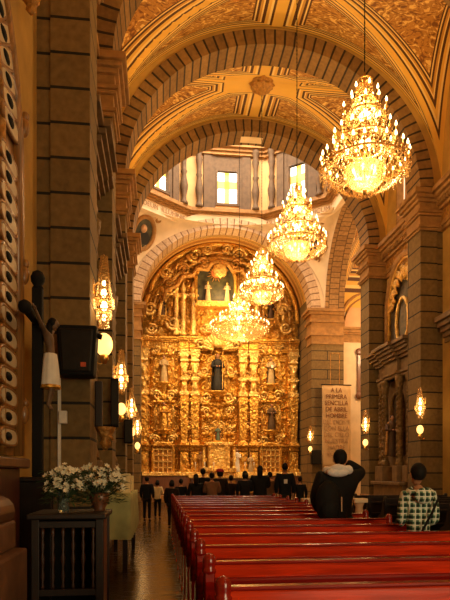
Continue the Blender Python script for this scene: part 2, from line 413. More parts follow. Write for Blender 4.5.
def arch(plane, xc, rx, rz, zs, thick, w0, w1, mat, name, lab, n=56, parent=None):
    m = MB()
    def P(t, o, w):
        a, z = (rx + o) * math.cos(t), zs + (rz + o) * math.sin(t)
        return (xc + a, w, z) if plane == 'x' else (w, xc + a, z)
    L = (rx + rz) / 2
    def ring(oa, ob, wa, wb):
        def fn(i, j):
            t = PI * i
            return P(t, oa + (ob - oa) * j, wa + (wb - wa) * j), (L * t, 0.3 + j)
        m.grid(fn, n, 1)
    ring(0, thick, w0, w0); ring(0, thick, w1, w1); ring(0, 0, w0, w1); ring(thick, thick, w0, w1)
    bmesh.ops.remove_doubles(m.bm, verts=m.bm.verts, dist=1e-5)
    return struct(m, name, mat, lab, 'arch', False, parent)
for k, (a, b) in enumerate(AR):
    arch('x', XC, RX, RZ, ZS, 0.45, a, b, STONE_ARCH, 'trim_arch_%d' % (k + 1),
         ['stone vault arch overhead before the first chandelier', 'stone vault arch just cut by the top of the frame', 'wide stone arch over the nave behind the first chandelier', 'stone arch opening into the domed crossing'][k])
    arch('x', XC, RX + 0.44, RZ + 0.44, ZS, 0.5, a + 0.12, b - 0.12, PLASTER, 'trim_arch_band_%d' % (k + 1), 'ochre plaster band above vault arch %s from the entrance' % nm[k])
def vault(y0, y1, name, lab, zc=0):
    yc, hy = (y0 + y1) / 2, (y1 - y0) / 2
    m = MB()
    n = 48
    def fn(i, j):
        # parametrise by angle so the curve near the springing stays smooth
        u = -math.cos(PI * i); v = -math.cos(PI * j)
        z = ZS + VZ * max(math.sqrt(max(0, 1 - u * u)), math.sqrt(max(0, 1 - v * v)))
        return (XC + VX * u, yc + hy * v, z), (u, v)
    m.grid(fn, n, n)
    o = struct(m, name, VAULT, lab, 'ceiling')
    bs = MB()                        # carved boss in the middle
    bs.lathe([(0.42, 0.05), (0.42, -0.03), (0.34, -0.08), (0.36, -0.14), (0.22, -0.22), (0.1, -0.34), (0.03, -0.38)], (XC, yc, ZS + VZ), 20, fn=lambda a, z: 1 + 0.1 * math.cos(8 * a))
    bs.build('boss', GOLD_DK, o)
    return o
vault(-3.8, 1.5, 'ceiling_vault_0', 'painted ochre cross vault over the entrance end, behind the viewer')
vault(1.4, 6.7, 'ceiling_vault_00', 'painted ochre cross vault directly above the viewer')
struct(MB().bx(-2.2, 9.2, -4.2, -3.8, 0, 15.5), 'wall_entrance', PLASTER, 'ochre plaster entrance wall behind the viewer')
vault(6.6, 12.1, 'ceiling_vault_1', 'painted ochre cross vault above the first chandelier')
vault(12.8, 16.6, 'ceiling_vault_2', 'painted ochre cross vault at the top of the picture')
vault(17.3, 20.9, 'ceiling_vault_3', 'painted ochre cross vault with the carved boss and lamp chain')
vault(29.7, 33.0, 'ceiling_chancel', 'painted ribbed vault above the golden altarpiece')
# nave entablature on both walls between piers
def entab(side, y0, y1, name, lab):
    s = 1 if side == 'r' else -1; xw = WR if s > 0 else WL
    p = empty(name, (xw, (y0 + y1) / 2, 9.0), 0, lab, 'cornice', None, 'structure')
    m = WB()
    for (z0, z1, e) in ((9.00, 9.12, .10), (9.12, 9.25, .15), (9.62, 9.72, .2), (9.84, 9.94, .32), (9.94, 10.05, .42), (10.05, 10.2, .52)):
        m.bx(xw - s * e, xw + s * 0.05, y0, y1, z0, z1, 0.012)
    m.build('moulding', MOULD, p)
    f = WB().bx(xw - s * 0.09, xw + s * 0.05, y0, y1, 9.25, 9.62)
    n = int((y1 - y0) / 0.3)
    for k in range(n):
        y = y0 + (k + 0.5) * (y1 - y0) / n
        f.ball((xw - s * 0.09, y, 9.43), (0.03, 0.10, 0.12), 8, 5)
    f.build('frieze', GOLD_DK, p)
    d = WB()
    for k in range(int((y1 - y0) / 0.14)):
        y = y0 + 0.07 + k * 0.14
        d.bx(xw - s * 0.30, xw, y - 0.035, y + 0.035, 9.72, 9.84)
    d.build('dentils', MOULD, p)
entab('r', 17.4, 20.8, 'cornice_right_1', 'carved cornice running along the right wall above the gilded arch painting')
entab('r', 12.9, 16.5, 'cornice_right_2', 'carved cornice of the right wall before the block pier')
entab('l', 9.1, 12.0, 'cornice_left_1', 'carved cornice of the left wall behind the nearest pier')
entab('l', 12.9, 16.5, 'cornice_left_2', 'carved cornice of the left wall behind the second pier')
entab('l', 17.4, 20.8, 'cornice_left_3', 'carved cornice of the left wall behind the third pier')
# crossing: chancel arch wall, transept arches, pendentives, drum
Y3 = 29.0
arch('x', XC, RX, RZ - 0.05, ZS, 0.5, Y3, Y3 + 0.9, STONE_PALE, 'trim_chancel_arch', 'pale stone chancel arch framing the top of the golden altarpiece')
arch('x', XC, RX + 0.46, RZ + 0.4, ZS, 0.42, Y3 + 0.06, Y3 + 0.8, CREAM, 'wall_chancel_spandrel', 'cream wall ring round the pale chancel arch')
for s, nme in ((1, 'right'), (-1, 'left')):
    xf = XR if s > 0 else XL
    p = empty('pillar_chancel_' + nme, (xf + s * 0.4, Y3 + 0.45, 0), 0, nme + ' stone pier carrying the pale chancel arch', 'pillar', None, 'structure')
    WB().bx(xf, xf + s * 0.75, Y3 + 0.02, Y3 + 0.9, 0, ZS).build('shaft', STONE, p)
    WB().bx(xf + s * 0.75, xf + s * 1.75, Y3, Y3 + 1.0, 0, ZS).build('transept_pier', STONE, p)
    c = WB()
    for (z0, z1, e) in ((8.35, 8.45, .05), (8.45, 8.8, .02), (8.8, 8.95, .1), (8.95, 9.5, .03), (9.5, 9.62, .12), (9.62, 9.9, .06), (9.9, 10.05, .18), (10.05, 10.2, .28)):
        c.bx(xf - s * e, xf + s * 1.75, Y3 - e, Y3 + 0.9 + e, z0, z1, 0.012)
    c.build('capital', MOULD, p)
    g = WB()
    for (x0, x1, z0, z1) in ((1.0, 1.03, 5.9, 7.9), (1.5, 1.53, 5.9, 7.9), (1.0, 1.53, 7.87, 7.9), (1.0, 1.53, 5.9, 5.93)):
        g.bx(xf + s * x0, xf + s * x1, Y3 - 0.02, Y3 + 0.01, z0, z1)
    g.build('gilt_line', GOLD_DK, p)
    # transept arch in the plane of the side wall, brick soffit
    xa = WR - 0.02 if s > 0 else WL + 0.02
    arch('y', CY, CYR, RZ, ZS, 0.45, xa, xa + s * 1.05, BRICK, 'trim_transept_arch_' + nme, 'brick arch opening into the %s transept' % nme)
    # near side of the transept opening, back of the fourth pier
    struct(MB().bx(xa, xa + s * 1.05, 20.9, 21.7, 0, ZS), 'wall_%s_transept_jamb' % nme, STONE, nme + ' stone jamb beside the transept opening')
    # transept walls
    x1, x2 = xa + s * 1.0, xa + s * 7.0
    struct(MB().bx(x1, x2, Y3 + 0.25, Y3 + 0.6, 0, 16), 'wall_%s_transept_end' % nme, CREAM, 'cream wall inside the %s transept' % nme)
    struct(MB().bx(x2, x2 + s * 0.3, 21, 30, 0, 16), 'wall_%s_transept_far' % nme, PLASTER, 'outer ochre wall of the %s transept' % nme)
    struct(MB().bx(x1, x2, 21.0, 21.4, 0, 16), 'wall_%s_transept_near' % nme, PLASTER, 'near ochre wall of the %s transept' % nme)
    e = WB()
    pe = empty('cornice_transept_' + nme, ((x1 + x2) / 2, Y3 + 0.2, 8.6), 0, 'stone cornice across the cream wall of the %s transept' % nme, 'cornice', None, 'structure')
    for (z0, z1, d) in ((8.55, 8.7, .06), (8.7, 8.95, .02), (8.95, 9.05, .12), (9.05, 9.2, .2), (9.2, 9.32, .3)):
        e.bx(x1, x2, Y3 + 0.25 - d, Y3 + 0.27, z0, z1, 0.01)
    e.build('moulding', MOULD, pe)
    tv = MB()
    def tfn(i, j, s=s, x1=x1, x2=x2):
        t = PI * i
        return (x1 + (x2 - x1) * j, CY - (CYR + 0.25) * math.cos(t), ZS + (RZ + 0.3) * math.sin(t)), (math.fmod(j * 4, 2.0) - 1.0, -math.cos(t))
    tv.grid(tfn, 32, 24)
    struct(tv, 'ceiling_transept_' + nme, VAULT, 'painted barrel vault of the %s transept' % nme, 'ceiling')
    # lunette arch moulding on the transept end wall
    lm = MB()
    for rr, t in ((1.75, 0.09), (1.5, 0.05)):
        lm.tube([(x1 + s * 1.6 + rr * math.cos(PI * k / 20), Y3 + 0.22, 9.4 + 1.9 * rr / 1.75 * math.sin(PI * k / 20)) for k in range(21)], t, 6)
    struct(lm, 'trim_lunette_' + nme, MOULD, 'arched moulding on the cream wall of the %s transept' % nme, 'moulding', True)
    lp = MB().poly([(x1 + s * 1.6 + 1.5 * math.cos(PI * k / 20), Y3 + 0.24, 9.34 + 1.63 * math.sin(PI * k / 20)) for k in range(21)], (0, 0.02, 0))
    struct(lp, 'trim_lunette_panel_' + nme, PINK, 'rose plaster panel under the arch of the %s transept' % nme, 'panel')
# pendentives
CX2, CY2 = VX - 0.02, CYR
def pend_pt(s, t, sx, sy):
    a = math.pi / 2 * t
    A = Vector((CX2 * (1 - math.cos(a)) if False else CX2 * math.cos(a), CY2, (RZ + 0.1) * math.sin(a)))
    B = Vector((CX2, CY2 * math.cos(a), (RZ + 0.1) * math.sin(a)))
    p = A.lerp(B, s)
    mid = (A + B) / 2
    k = 0.415 * math.sin(a) * 4 * s * (1 - s) * 1.0
    p += Vector((CX2 - mid.x, CY2 - mid.y, 0)) * k
    return Vector((XC + sx * p.x, CY + sy * p.y, ZS + p.z))
for (sx, sy, nme, lb) in ((1, 1, 'far_right', 'cream pendentive on the far right under the dome ring'), (-1, 1, 'far_left', 'cream pendentive bearing the oval portrait of a monk'), (1, -1, 'near_right', 'cream pendentive hidden above the crossing arch on the right'), (-1, -1, 'near_left', 'cream pendentive hidden above the crossing arch on the left')):
    m = MB()
    m.grid(lambda i, j: (pend_pt(i, j, sx, sy), (i, j)), 14, 18)
    struct(m, 'wall_pendentive_' + nme, CREAM, lb, 'wall', True)
# drum: ring cornice, octagon wall, windows, baluster columns
ring = [(CX2 * 0.985 * math.cos(a), CYR * 1.09 * math.sin(a)) for a in [PI / 8 + k * PI / 4 for k in range(8)]]
ring = [(x / math.cos(PI / 8) * 0.96, y / math.cos(PI / 8) * 0.96) for x, y in ring]
def ring_box(m, z0, z1, e0, e1):
    """octagonal ring between inset e0 and outset e1"""
    for k in range(8):
        a, b = Vector(ring[k]), Vector(ring[(k + 1) % 8])
        ia, ib, oa, ob = a * (1 - e0), b * (1 - e0), a * (1 + e1), b * (1 + e1)
        q = [m.v((XC + p.x, CY + p.y, z)) for z in (z0, z1) for p in (ia, ib, ob, oa)]
        for f in ((0, 1, 2, 3), (7, 6, 5, 4), (0, 4, 5, 1), (3, 2, 6, 7)): m.f([q[i] for i in f])
ZR = ZS + RZ + 0.1
fr = empty('cornice_dome_ring', (XC, CY, ZR), 0, 'moulded eight-sided ring under the dome windows with an inscription', 'cornice', None, 'structure')
m = WB()
for (z0, z1, e) in ((ZR + .42, ZR + .52, .02), (ZR + .52, ZR + .62, .045), (ZR + .62, ZR + .8, .075)): ring_box(m, z0, z1, e, .1)
m.build('moulding', MOULD, fr)
m = WB(); ring_box(m, ZR - 0.12, ZR + .42, 0.0, .1); m.build('inscription_band', CREAM, fr)
ZD = ZR + 0.8
m = MB()
DW = plain('drum_plaster', (0.74, 0.46, 0.20), 0.8, 0, 0.12, 2)
for k in range(8):
    a, b = Vector(ring[k]), Vector(ring[(k + 1) % 8])
    def wp(u, z, o=0.0):
        p = a.lerp(b, u) * (1 + o); return (XC + p.x, CY + p.y, z)
    for (u0, u1, z0, z1) in ((0, .37, ZD, 19.2), (.63, 1, ZD, 19.2), (.37, .63, ZD, 15.62), (.37, .63, 17.3, 19.2)):
        q = [m.v(wp(u, z, o)) for o in (0, .06) for (u, z) in ((u0, z0), (u1, z0), (u1, z1), (u0, z1))]
        for f in ((0, 1, 2, 3), (7, 6, 5, 4), (0, 4, 5, 1), (1, 5, 6, 2), (2, 6, 7, 3), (3, 7, 4, 0)): m.f([q[i] for i in f])
struct(m, 'wall_dome_drum', DW, 'eight-sided drum wall holding the bright dome windows')
GLASS_W = emit('daylit_white_pane', (1.0, 0.93, 0.80), 3.2)
GLASS_Y = emit('daylit_yellow_pane', (1.0, 0.62, 0.10), 1.5)
DRUMSTONE = plain('drum_grey_brown_stone', (0.13, 0.078, 0.04), 0.75, 0, 0.2, 5, 0.2)
wlab = {1: 'bright dome window with yellow cross, straight above the altarpiece', 0: 'bright dome window with yellow cross behind the second chandelier', 2: 'dome window cut by the crossing arch at left'}
for k in range(8):
    a, b = Vector(ring[k]), Vector(ring[(k + 1) % 8])
    def wp(u, z, o=0.0):
        p = a.lerp(b, u) * (1 + o); return (XC + p.x, CY + p.y, z)
    w = empty('window_%d' % (k + 1), wp(.5, 15.62), 0, wlab.get(k, 'dome window hidden above the crossing arch, side %s' % 'abcdefgh'[k]), 'window', None, 'structure')
    def slab(mm, u0, u1, z0, z1, o0, o1):
        q = [mm.v(wp(u, z, o)) for o in (o0, o1) for (u, z) in ((u0, z0), (u1, z0), (u1, z1), (u0, z1))]
        for f in ((0, 1, 2, 3), (7, 6, 5, 4), (0, 4, 5, 1), (1, 5, 6, 2), (2, 6, 7, 3), (3, 7, 4, 0)): mm.f([q[i] for i in f])
    g = WB(); y_ = WB()
    slab(g, .37, .63, 15.62, 17.3, .035, .045); g.build('white_pane', GLASS_W, w)
    slab(y_, .47, .53, 15.62, 17.3, .03, .036); slab(y_, .37, .63, 16.45, 16.85, .03, .036); y_.build('yellow_cross_pane', GLASS_Y, w)
    f = WB()
    slab(f, .345, .375, 15.55, 17.4, -.02, .03); slab(f, .625, .655, 15.55, 17.4, -.02, .03); slab(f, .345, .655, 17.3, 17.4, -.02, .03); slab(f, .345, .655, 15.5, 15.62, -.02, .03)
    f.build('stone_frame', DRUMSTONE, w)
    f = WB()
    slab(f, .19, .30, ZD, 18.2, -.03, .01); slab(f, .70, .81, ZD, 18.2, -.03, .01); slab(f, .345, .655, 17.42, 18.15, -.006, .01); slab(f, .30, .345, ZD, 18.2, -.012, .01); slab(f, .655, .70, ZD, 18.2, -.012, .01)
    f.build('side_pilaster', DRUMSTONE, w)
    for u in (.12, .88):
        p = a.lerp(b, u) * 0.95
        co = MB().lathe([(.20, 0), (.20, .12), (.14, .2), (.11, .4), (.19, .8), (.21, 1.0), (.14, 1.35), (.11, 1.55), (.17, 1.7), (.12, 1.8), (.12, 2.2), (.19, 2.5), (.13, 2.8), (.2, 2.95), (.22, 3.1)], (XC + p.x, CY + p.y, ZD), 12)
        co.build('column_baluster', DRUMSTONE, None, True, 'turned stone baluster column %s dome window %d' % ('before' if u < .5 else 'after', k + 1), 'column', None, 'structure')
m = MB()
for (z0, z1, e) in ((18.1, 18.25, .05), (18.25, 18.4, .08), (18.4, 18.6, .12)): ring_box(m, z0, z1, e, .1)
struct(m, 'cornice_drum_top', MOULD, 'heavy beam ring above the dome windows', 'cornice')
m = MB()
m.grid(lambda i, j: ((XC + 5.3 * math.cos(2 * PI * i) * math.cos(PI / 2 * j), CY + 4.3 * math.sin(2 * PI * i) * math.cos(PI / 2 * j), 19.2 + 3.5 * math.sin(PI / 2 * j)), (i, j)), 32, 8)
struct(m, 'ceiling_dome', PLASTER, 'dome shell above the crossing', 'ceiling', True)
# inscription letters on the band
def text_mesh(name, cu):
    t = bpy.data.objects.new('lettering_curve', cu); COL.objects.link(t)
    dg = bpy.context.evaluated_depsgraph_get(); dg.update()
    me = bpy.data.meshes.new_from_object(t.evaluated_get(dg)); me.name = name
    bpy.data.objects.remove(t); bpy.data.curves.remove(cu)
    return bpy.data.objects.new(name, me)
def letters(txt, a, b, z, h, mat, parent, lab=None):
    """raised letters on the vertical face from point a to point b"""
    cu = bpy.data.curves.new('inscription_letters', 'FONT'); cu.body = txt; cu.size = h; cu.extrude = 0.01
    cu.align_x = 'CENTER'; cu.align_y = 'CENTER'; cu.materials.append(mat)
    o = text_mesh('inscription_letters', cu); COL.objects.link(o)
    a, b = Vector(a), Vector(b); d = (b - a).normalized()
    R = Matrix((d.to_4d(), Vector((0, 0, 1, 0)), d.cross(Vector((0, 0, 1))).to_4d(), (0, 0, 0, 1)))
    R = Matrix(((d.x, 0, d.cross(Vector((0, 0, 1))).x, 0), (d.y, 0, d.cross(Vector((0, 0, 1))).y, 0), (0, 1, 0, 0), (0, 0, 0, 1)))
    T = Matrix.Translation(((a.x + b.x) / 2, (a.y + b.y) / 2, z)) @ R
    o.parent = parent
    o.matrix_basis = parent.matrix_basis.inverted() @ T
    return o
INK = plain('inscription_ink', (0.36, 0.20, 0.09), 0.8)
def rp(k, sc=0.985): return (XC + ring[k % 8][0] * sc, CY + ring[k % 8][1] * sc, 0)
letters('IN DEUM  ILLUMINIS', rp(3), rp(2), ZR + 0.16, 0.34, INK, fr)
letters('AB OMNE PONTIFICUM', rp(1), rp(0), ZR + 0.16, 0.34, INK, fr)
# right clerestory window
w = empty('window_9', (WR, 19.1, 10.75), 0, 'tall pale clerestory window above the right cornice', 'window', None, 'structure')
WB().bx(WR + 0.2, WR + 0.24, 18.4, 19.8, 10.75, 12.4).build('pane', emit('clerestory_pane', (1.0, 0.80, 0.50), 1.1), w)
f = WB()
for (a, b, c, d) in ((18.3, 18.42, 10.7, 12.5), (19.78, 19.9, 10.7, 12.5), (18.3, 19.9, 12.4, 12.55), (18.3, 19.9, 10.62, 10.76), (19.07, 19.13, 10.75, 12.4)):
    f.bx(WR - 0.06, WR + 0.18, a, b, c, d)
f.build('window_frame', MOULD, w)
struct(MB().bx(-2.2, 9.2, 33.2, 33.5, 0, 16), 'wall_back', PLASTER, 'rear chancel wall behind the golden altarpiece')
struct(MB().bx(-2.2, XL - .02, Y3 + .9, 33.3, 0, 15.5), 'wall_chancel_left', STONE, 'left chancel wall beside the altarpiece')
struct(MB().bx(XR + .02, 9.2, Y3 + .9, 33.3, 0, 15.5), 'wall_chancel_right', STONE, 'right chancel wall beside the altarpiece')
# ------------------------------------------------------------ the golden altarpiece
def at(px, py, Y):
    """photo pixel -> point on the plane at distance Y down the nave"""
    a = math.atan((px - 225.0) / FOC) + YAW
    X = Y * math.tan(a); dep = Y * math.cos(YAW) + X * math.sin(YAW)
    return Vector((X, Y, EYE + (HORIZON - py) * dep / FOC))
AY = 31.9
def ax(px): return at(px, HORIZON, AY).x
def az(py): return EYE + (HORIZON - py) * 32.1 / FOC
AC = ax(219)
ALT = empty('altarpiece', (AC, AY, 0), 0, 'huge gilded carved altarpiece filling the end wall under the pale arch', 'altarpiece')
rnd = random.Random(3)
def relief(x, z, seed):
    p = Vector((abs(x) * 1.9 + seed * 7.3, z * 1.9, seed * 3.1))
    q = p + Vector((noise.noise(p * 1.3), noise.noise(p * 1.3 + Vector((5, 5, 5))), 0)) * 0.7
    a = 1 - abs(noise.noise(q * 1.6)); b = 1 - abs(noise.noise(q * 4.6))
    return 0.55 * a ** 5 + 0.45 * b ** 4
def carved(x0, x1, z0, z1, y, amp, seed, name='carved_panel', mat=GOLD, top=None, step=0.045, xm=None):
    """panel of carved foliage, mirrored about its middle"""
    m = WB(); xm = (x0 + x1) / 2 if xm is None else xm
    nu, nv = max(4, int((x1 - x0) / step)), max(4, int(((z1 if top is None else 14.1) - z0) / step))
    def fn(i, j):
        x = x0 + (x1 - x0) * i
        zt = z1 if top is None else top(x)
        z = z0 + (zt - z0) * j
        e = min(1, min(i, 1 - i, j, 1 - j) * 14)
        return (x, y - amp * relief(x - xm, z, seed) * e, z), (i, j)
    m.grid(fn, nu, nv)
    return m.build(name, mat, ALT, True)
def gbox(name, x0, x1, y0, y1, z0, z1, mat=GOLD, b=0.02, lab=None):
    return WB().bx(x0, x1, y0, y1, z0, z1, b).build(name, mat, ALT, label=lab)
ZB, Z1, Z2, ZT = az(472), az(447), az(352), az(232)
XA0, XA1 = XL + 0.02, XR - 0.02
gbox('backing', XA0, XA1, AY + 0.1, AY + 0.5, 0.3, ZT - 0.4, GOLD_DK, 0)
gbox('base_step', XA0, XA1, AY - 0.75, AY + 0.2, 0.3, ZB - 0.22, REDWOOD, 0.03)
m = WB(); m.bx(XA0, XA1, AY - 0.8, AY + .2, ZB - .22, ZB - .12, .02).bx(XA0, XA1, AY - 0.7, AY + .2, ZB - .12, ZB, .02); m.build('base_ledge', GOLD_LT, ALT)
# carved fields between the columns
cx = [XA0, ax(150), ax(180), ax(200), ax(238), ax(256), ax(287), XA1]
for k in range(7):
    for j, (za, zb) in enumerate(((ZB, Z1), (Z1, az(402)), (az(402), Z2))):
        carved(cx[k], cx[k + 1], za, zb, AY + 0.04, 0.38, k if k < 4 else 6 - k + 0.0 + 10 * j, xm=(cx[k] + cx[k + 1]) / 2)
def gable(x): 
    u = (x - XC) / (XR - XC + 0.25)
    return 10.2 + 4.55 * math.sqrt(max(0.0, 1 - u * u))
carved(XA0, XA1, az(342), 0, AY + 0.08, 0.50, 21, 'carved_gable_panel', GOLD, gable, 0.06, AC)
# entablatures
def entabl(z0, z1, y, name='entablature', breaks=()):
    m = WB(); h = z1 - z0
    for (a, b, e) in ((0, .12, .10), (.12, .22, .17), (.22, .62, .06), (.62, .72, .18), (.72, .86, .30), (.86, 1.0, .40)):
        m.bx(XA0, XA1, y - e, y + 0.1, z0 + a * h, z0 + b * h, 0.01)
        for (xa, xb) in breaks: m.bx(xa, xb, y - e - 0.22, y + 0.1, z0 + a * h, z0 + b * h, 0.01)
    o = m.build(name, GOLD, ALT)
    d = WB(); n = 60
    for k in range(n):
        x = XA0 + (k + .5) * (XA1 - XA0) / n
        d.ball((x, y - 0.1, z0 + .42 * h), (.05, .06, .16 * h), 6, 5)
    d.build('egg_moulding', GOLD_LT, o, True)
    return o
COLS = [144, 184, 194.5, 242, 252.5, 292]
brk = [(ax(p) - 0.28, ax(p) + 0.28) for p in COLS]
entabl(Z2, az(340), AY - 0.1, breaks=brk)
entabl(Z1 - 0.25, Z1 + 0.1, AY - 0.1, 'lower_entablature', breaks=brk)
# estipite columns (tapered shafts, blocks, busts), each made of shaft + capital + base
def estipite(x, z0, z1, y, w=0.5):
    h = z1 - z0
    def sec(prof, m):
        prev = None
        for (k, ww) in prof:
            z = z0 + k * h; q = [(x - ww / 2, y - ww / 2, z), (x + ww / 2, y - ww / 2, z), (x + ww / 2, y + ww / 2, z), (x - ww / 2, y + ww / 2, z)]
            vs = [m.v(p) for p in q]
            if prev:
                for i in range(4): m.f([prev[i], prev[(i + 1) % 4], vs[(i + 1) % 4], vs[i]])
            else: m.f(vs[::-1])
            prev = vs
        m.f(prev)
    m = WB(); sec([(.05, .30 * w / .5), (.09, .36 * w / .5), (.5, .62 * w / .5 * .8)], m)
    for k in range(5):
        zz = z0 + h * (.13 + .075 * k); m.ball((x, y - .17 - .02 * k, zz), (.07 + .012 * k, .07, .10), 8, 6)
    for sx in (-1, 1): scroll(m, (x + sx * 0.2, y - .12, z0 + h * .46), 0.13, 1.3, 0.03, sx=sx)
    s = m.build('column', GOLD, ALT, False)
    m = WB(); sec([(.5, w * .7), (.52, w * 1.05), (.55, w * 1.05), (.57, w * .62), (.66, w * .5), (.68, w * .85), (.71, w * .85), (.72, w * .5), (.82, w * .66), (.86, w * .5), (.88, w * 1.0), (.90, w * .8), (1.0, w * 1.15)], m)
    m.ball((x, y - w * .38, z0 + h * .615), (.13, .13, .2), 8, 6); m.ball((x, y - w * .38, z0 + h * .77), (.12, .12, .22), 8, 6)
    for sx in (-1, 1):
        scroll(m, (x + sx * w * .42, y - w * .4, z0 + h * .95), 0.12, 1.4, 0.035, sx=sx); scroll(m, (x + sx * w * .4, y - w * .35, z0 + h * .69), 0.1, 1.4, 0.03, sx=sx)
        m.ball((x + sx * w * .35, y - w * .3, z0 + h * .84), (.07, .07, .13), 6, 5)
    m.build('column_cap', GOLD_LT, s, False)
    m = WB(); sec([(0, w * 1.1), (.02, w * 1.1), (.03, w * .7), (.05, w * .6)], m); m.build('column_foot', GOLD, s)
    return s
for p in COLS:
    estipite(ax(p), Z1 + .1, Z2, AY - 0.28, 0.5)
    # pedestal under the column
    x = ax(p); m = WB(); m.bx(x - .3, x + .3, AY - .6, AY, ZB, ZB + .16, .02).bx(x - .24, x + .24, AY - .5, AY, ZB + .16, Z1 - .3, .02)
    m.ball((x, AY - .5, (ZB + Z1) / 2), (.15, .1, .3), 10, 7)
    for s_ in (-1, 1): scroll(m, (x + s_ * .13, AY - .52, ZB + .35), .1, 1.3, .03, sx=s_); scroll(m, (x + s_ * .13, AY - .52, Z1 - .5), .1, 1.3, .03, sx=s_)
    m.build('column_pedestal', GOLD, ALT)
# niches: shell head, jambs, bracket
def niche(px, z0, z1, w, mat_in, y=AY - 0.06, deep=0.0, name='niche'):
    x = ax(px) if px else AC
    zc = z1 - w / 2
    m = WB()
    pts = [(x - w / 2, y, z0), (x + w / 2, y, z0)] + [(x + w / 2 * math.cos(PI * k / 14), y, zc + w / 2 * math.sin(PI * k / 14)) for k in range(15)]
    m.poly(pts, (0, 0.05, 0)); back = m.build(name, mat_in, ALT)
    f = WB()
    path = [(x - w / 2 - .05, y - .07, z0)] + [(x - (w / 2 + .05) * math.cos(PI * k / 16), y - .07, zc + (w / 2 + .05) * math.sin(PI * k / 16)) for k in range(17)] + [(x + w / 2 + .05, y - .07, z0)]
    f.tube(path, 0.075, 8); f.tube([(a, b - .05, c) for a, b, c in path], 0.03, 6)
    for k in range(9):                                         # shell ribs
        a = PI * (k + .5) / 9
        f.tube([(x, y - .03, zc), (x - (w / 2 - .03) * math.cos(a), y - .05, zc + (w / 2 - .03) * math.sin(a))], [.02, .06], 5)
    f.build('niche_frame', GOLD_LT, back, True)
    b = WB()
    b.lathe([(.05, z0 - .55), (.16, z0 - .42), (.12, z0 - .34), (w * .42, z0 - .12), (w * .5, z0 - .06), (w * .5, z0)], (x, y - .12, 0), 14, 1, .75)
    for s_ in (-1, 1):
        for (qx, qz, up) in ((w * .45, z0 - .25, 1), (w * .5 + .2, z1 - .1, -1)):
            q = WB(); scroll(q, (x + s_ * qx, y - .14, qz), .2, 1.5, .05, sx=s_, sz=up); q.build('niche_scroll', GOLD, back, True)
        b.ball((x + s_ * w * .3, y - .2, z0 - .2), (.12, .12, .14), 8, 6)
    b.build('niche_bracket', GOLD, back, True); b = WB()
    b.ball((x, y - .15, z1 + .28), (.24, .12, .2), 10, 6)
    for k in range(5): b.ball((x + .32 * math.cos(PI * k / 4), y - .14, z1 + .22 + .3 * math.sin(PI * k / 4)), (.1, .07, .1), 7, 5)
    b.build('niche_crest', GOLD, back, True)
    return x, y
niche(164, az(384), az(356), .95, GOLD_LT); niche(270, az(384), az(356), .95, GOLD_LT)
niche(164, az(430), az(403), .95, GOLD_LT); niche(270.5, az(430), az(403), .95, GOLD_LT)
niche(217, az(392), az(357), 1.15, GOLD_LT)
niche(217.5, az(441), az(422), .72, DARKPAINT, name='glazed_niche')
niche(162, az(319), az(297), .75, DARKPAINT, name='dark_niche'); niche(270, az(319), az(300), .75, DARKPAINT, name='dark_niche')
m = MB()
m.grid(lambda i, j: ((XC - 4.6 * math.cos(PI * i), Y3 + .85 + 2.3 * j, ZS + 4.4 * math.sin(PI * i)), (0.42, 0.25 + 0.75 * j)), 48, 10)
struct(m, 'ceiling_chancel_band', VAULT, 'painted banded soffit between the pale arch and the altarpiece', 'ceiling', True)
# central crown over the upper saint, breaking into the entablature
m = WB()
x = ax(217)
for k in range(13):
    a = PI * k / 12
    m.tube([(x + .25 * math.cos(a), AY - .55, az(352) + .2 * math.sin(a)), (x + .85 * math.cos(a), AY - .6, az(350) + .8 * math.sin(a))], [.05, .1], 6)
m.ball((x, AY - .6, az(345)), (.3, .2, .34), 12, 8)
for s_ in (-1, 1):
    scroll(m, (x + s_ * 1.0, AY - .6, az(347)), .32, 1.6, .09, sx=s_); scroll(m, (x + s_ * .55, AY - .62, az(333)), .22, 1.5, .06, sx=-s_)
m.build('crest', GOLD_LT, ALT, True)
# latticed doors at each side of the base
for p in (163, 269.5):
    x = ax(p); z0, z1, w = ZB - .05, az(449), 1.02
    d = WB().bx(x - w / 2, x + w / 2, AY - .32, AY - .22, .4, z1, .01).build('side_door', GOLD_DK, ALT)
    g = WB()
    for k in range(5): g.bx(x - w / 2 + k * w / 4 - .03, x - w / 2 + k * w / 4 + .03, AY - .4, AY - .3, .4, z1)
    for k in range(8): zz = .45 + k * (z1 - .5) / 7; g.bx(x - w / 2, x + w / 2, AY - .4, AY - .3, zz - .03, zz + .03)
    g.build('door_lattice', GOLD_LT, d)
    f = WB().tube([(x - w / 2 - .08, AY - .38, .4), (x - w / 2 - .08, AY - .38, z1 - .05)] + [(x - (w / 2 + .08) * math.cos(PI * k / 10), AY - .38, z1 + .32 * math.sin(PI * k / 10)) for k in range(11)] + [(x + w / 2 + .08, AY - .38, .4)], .08, 6)
    f.build('door_frame', GOLD, d, True)
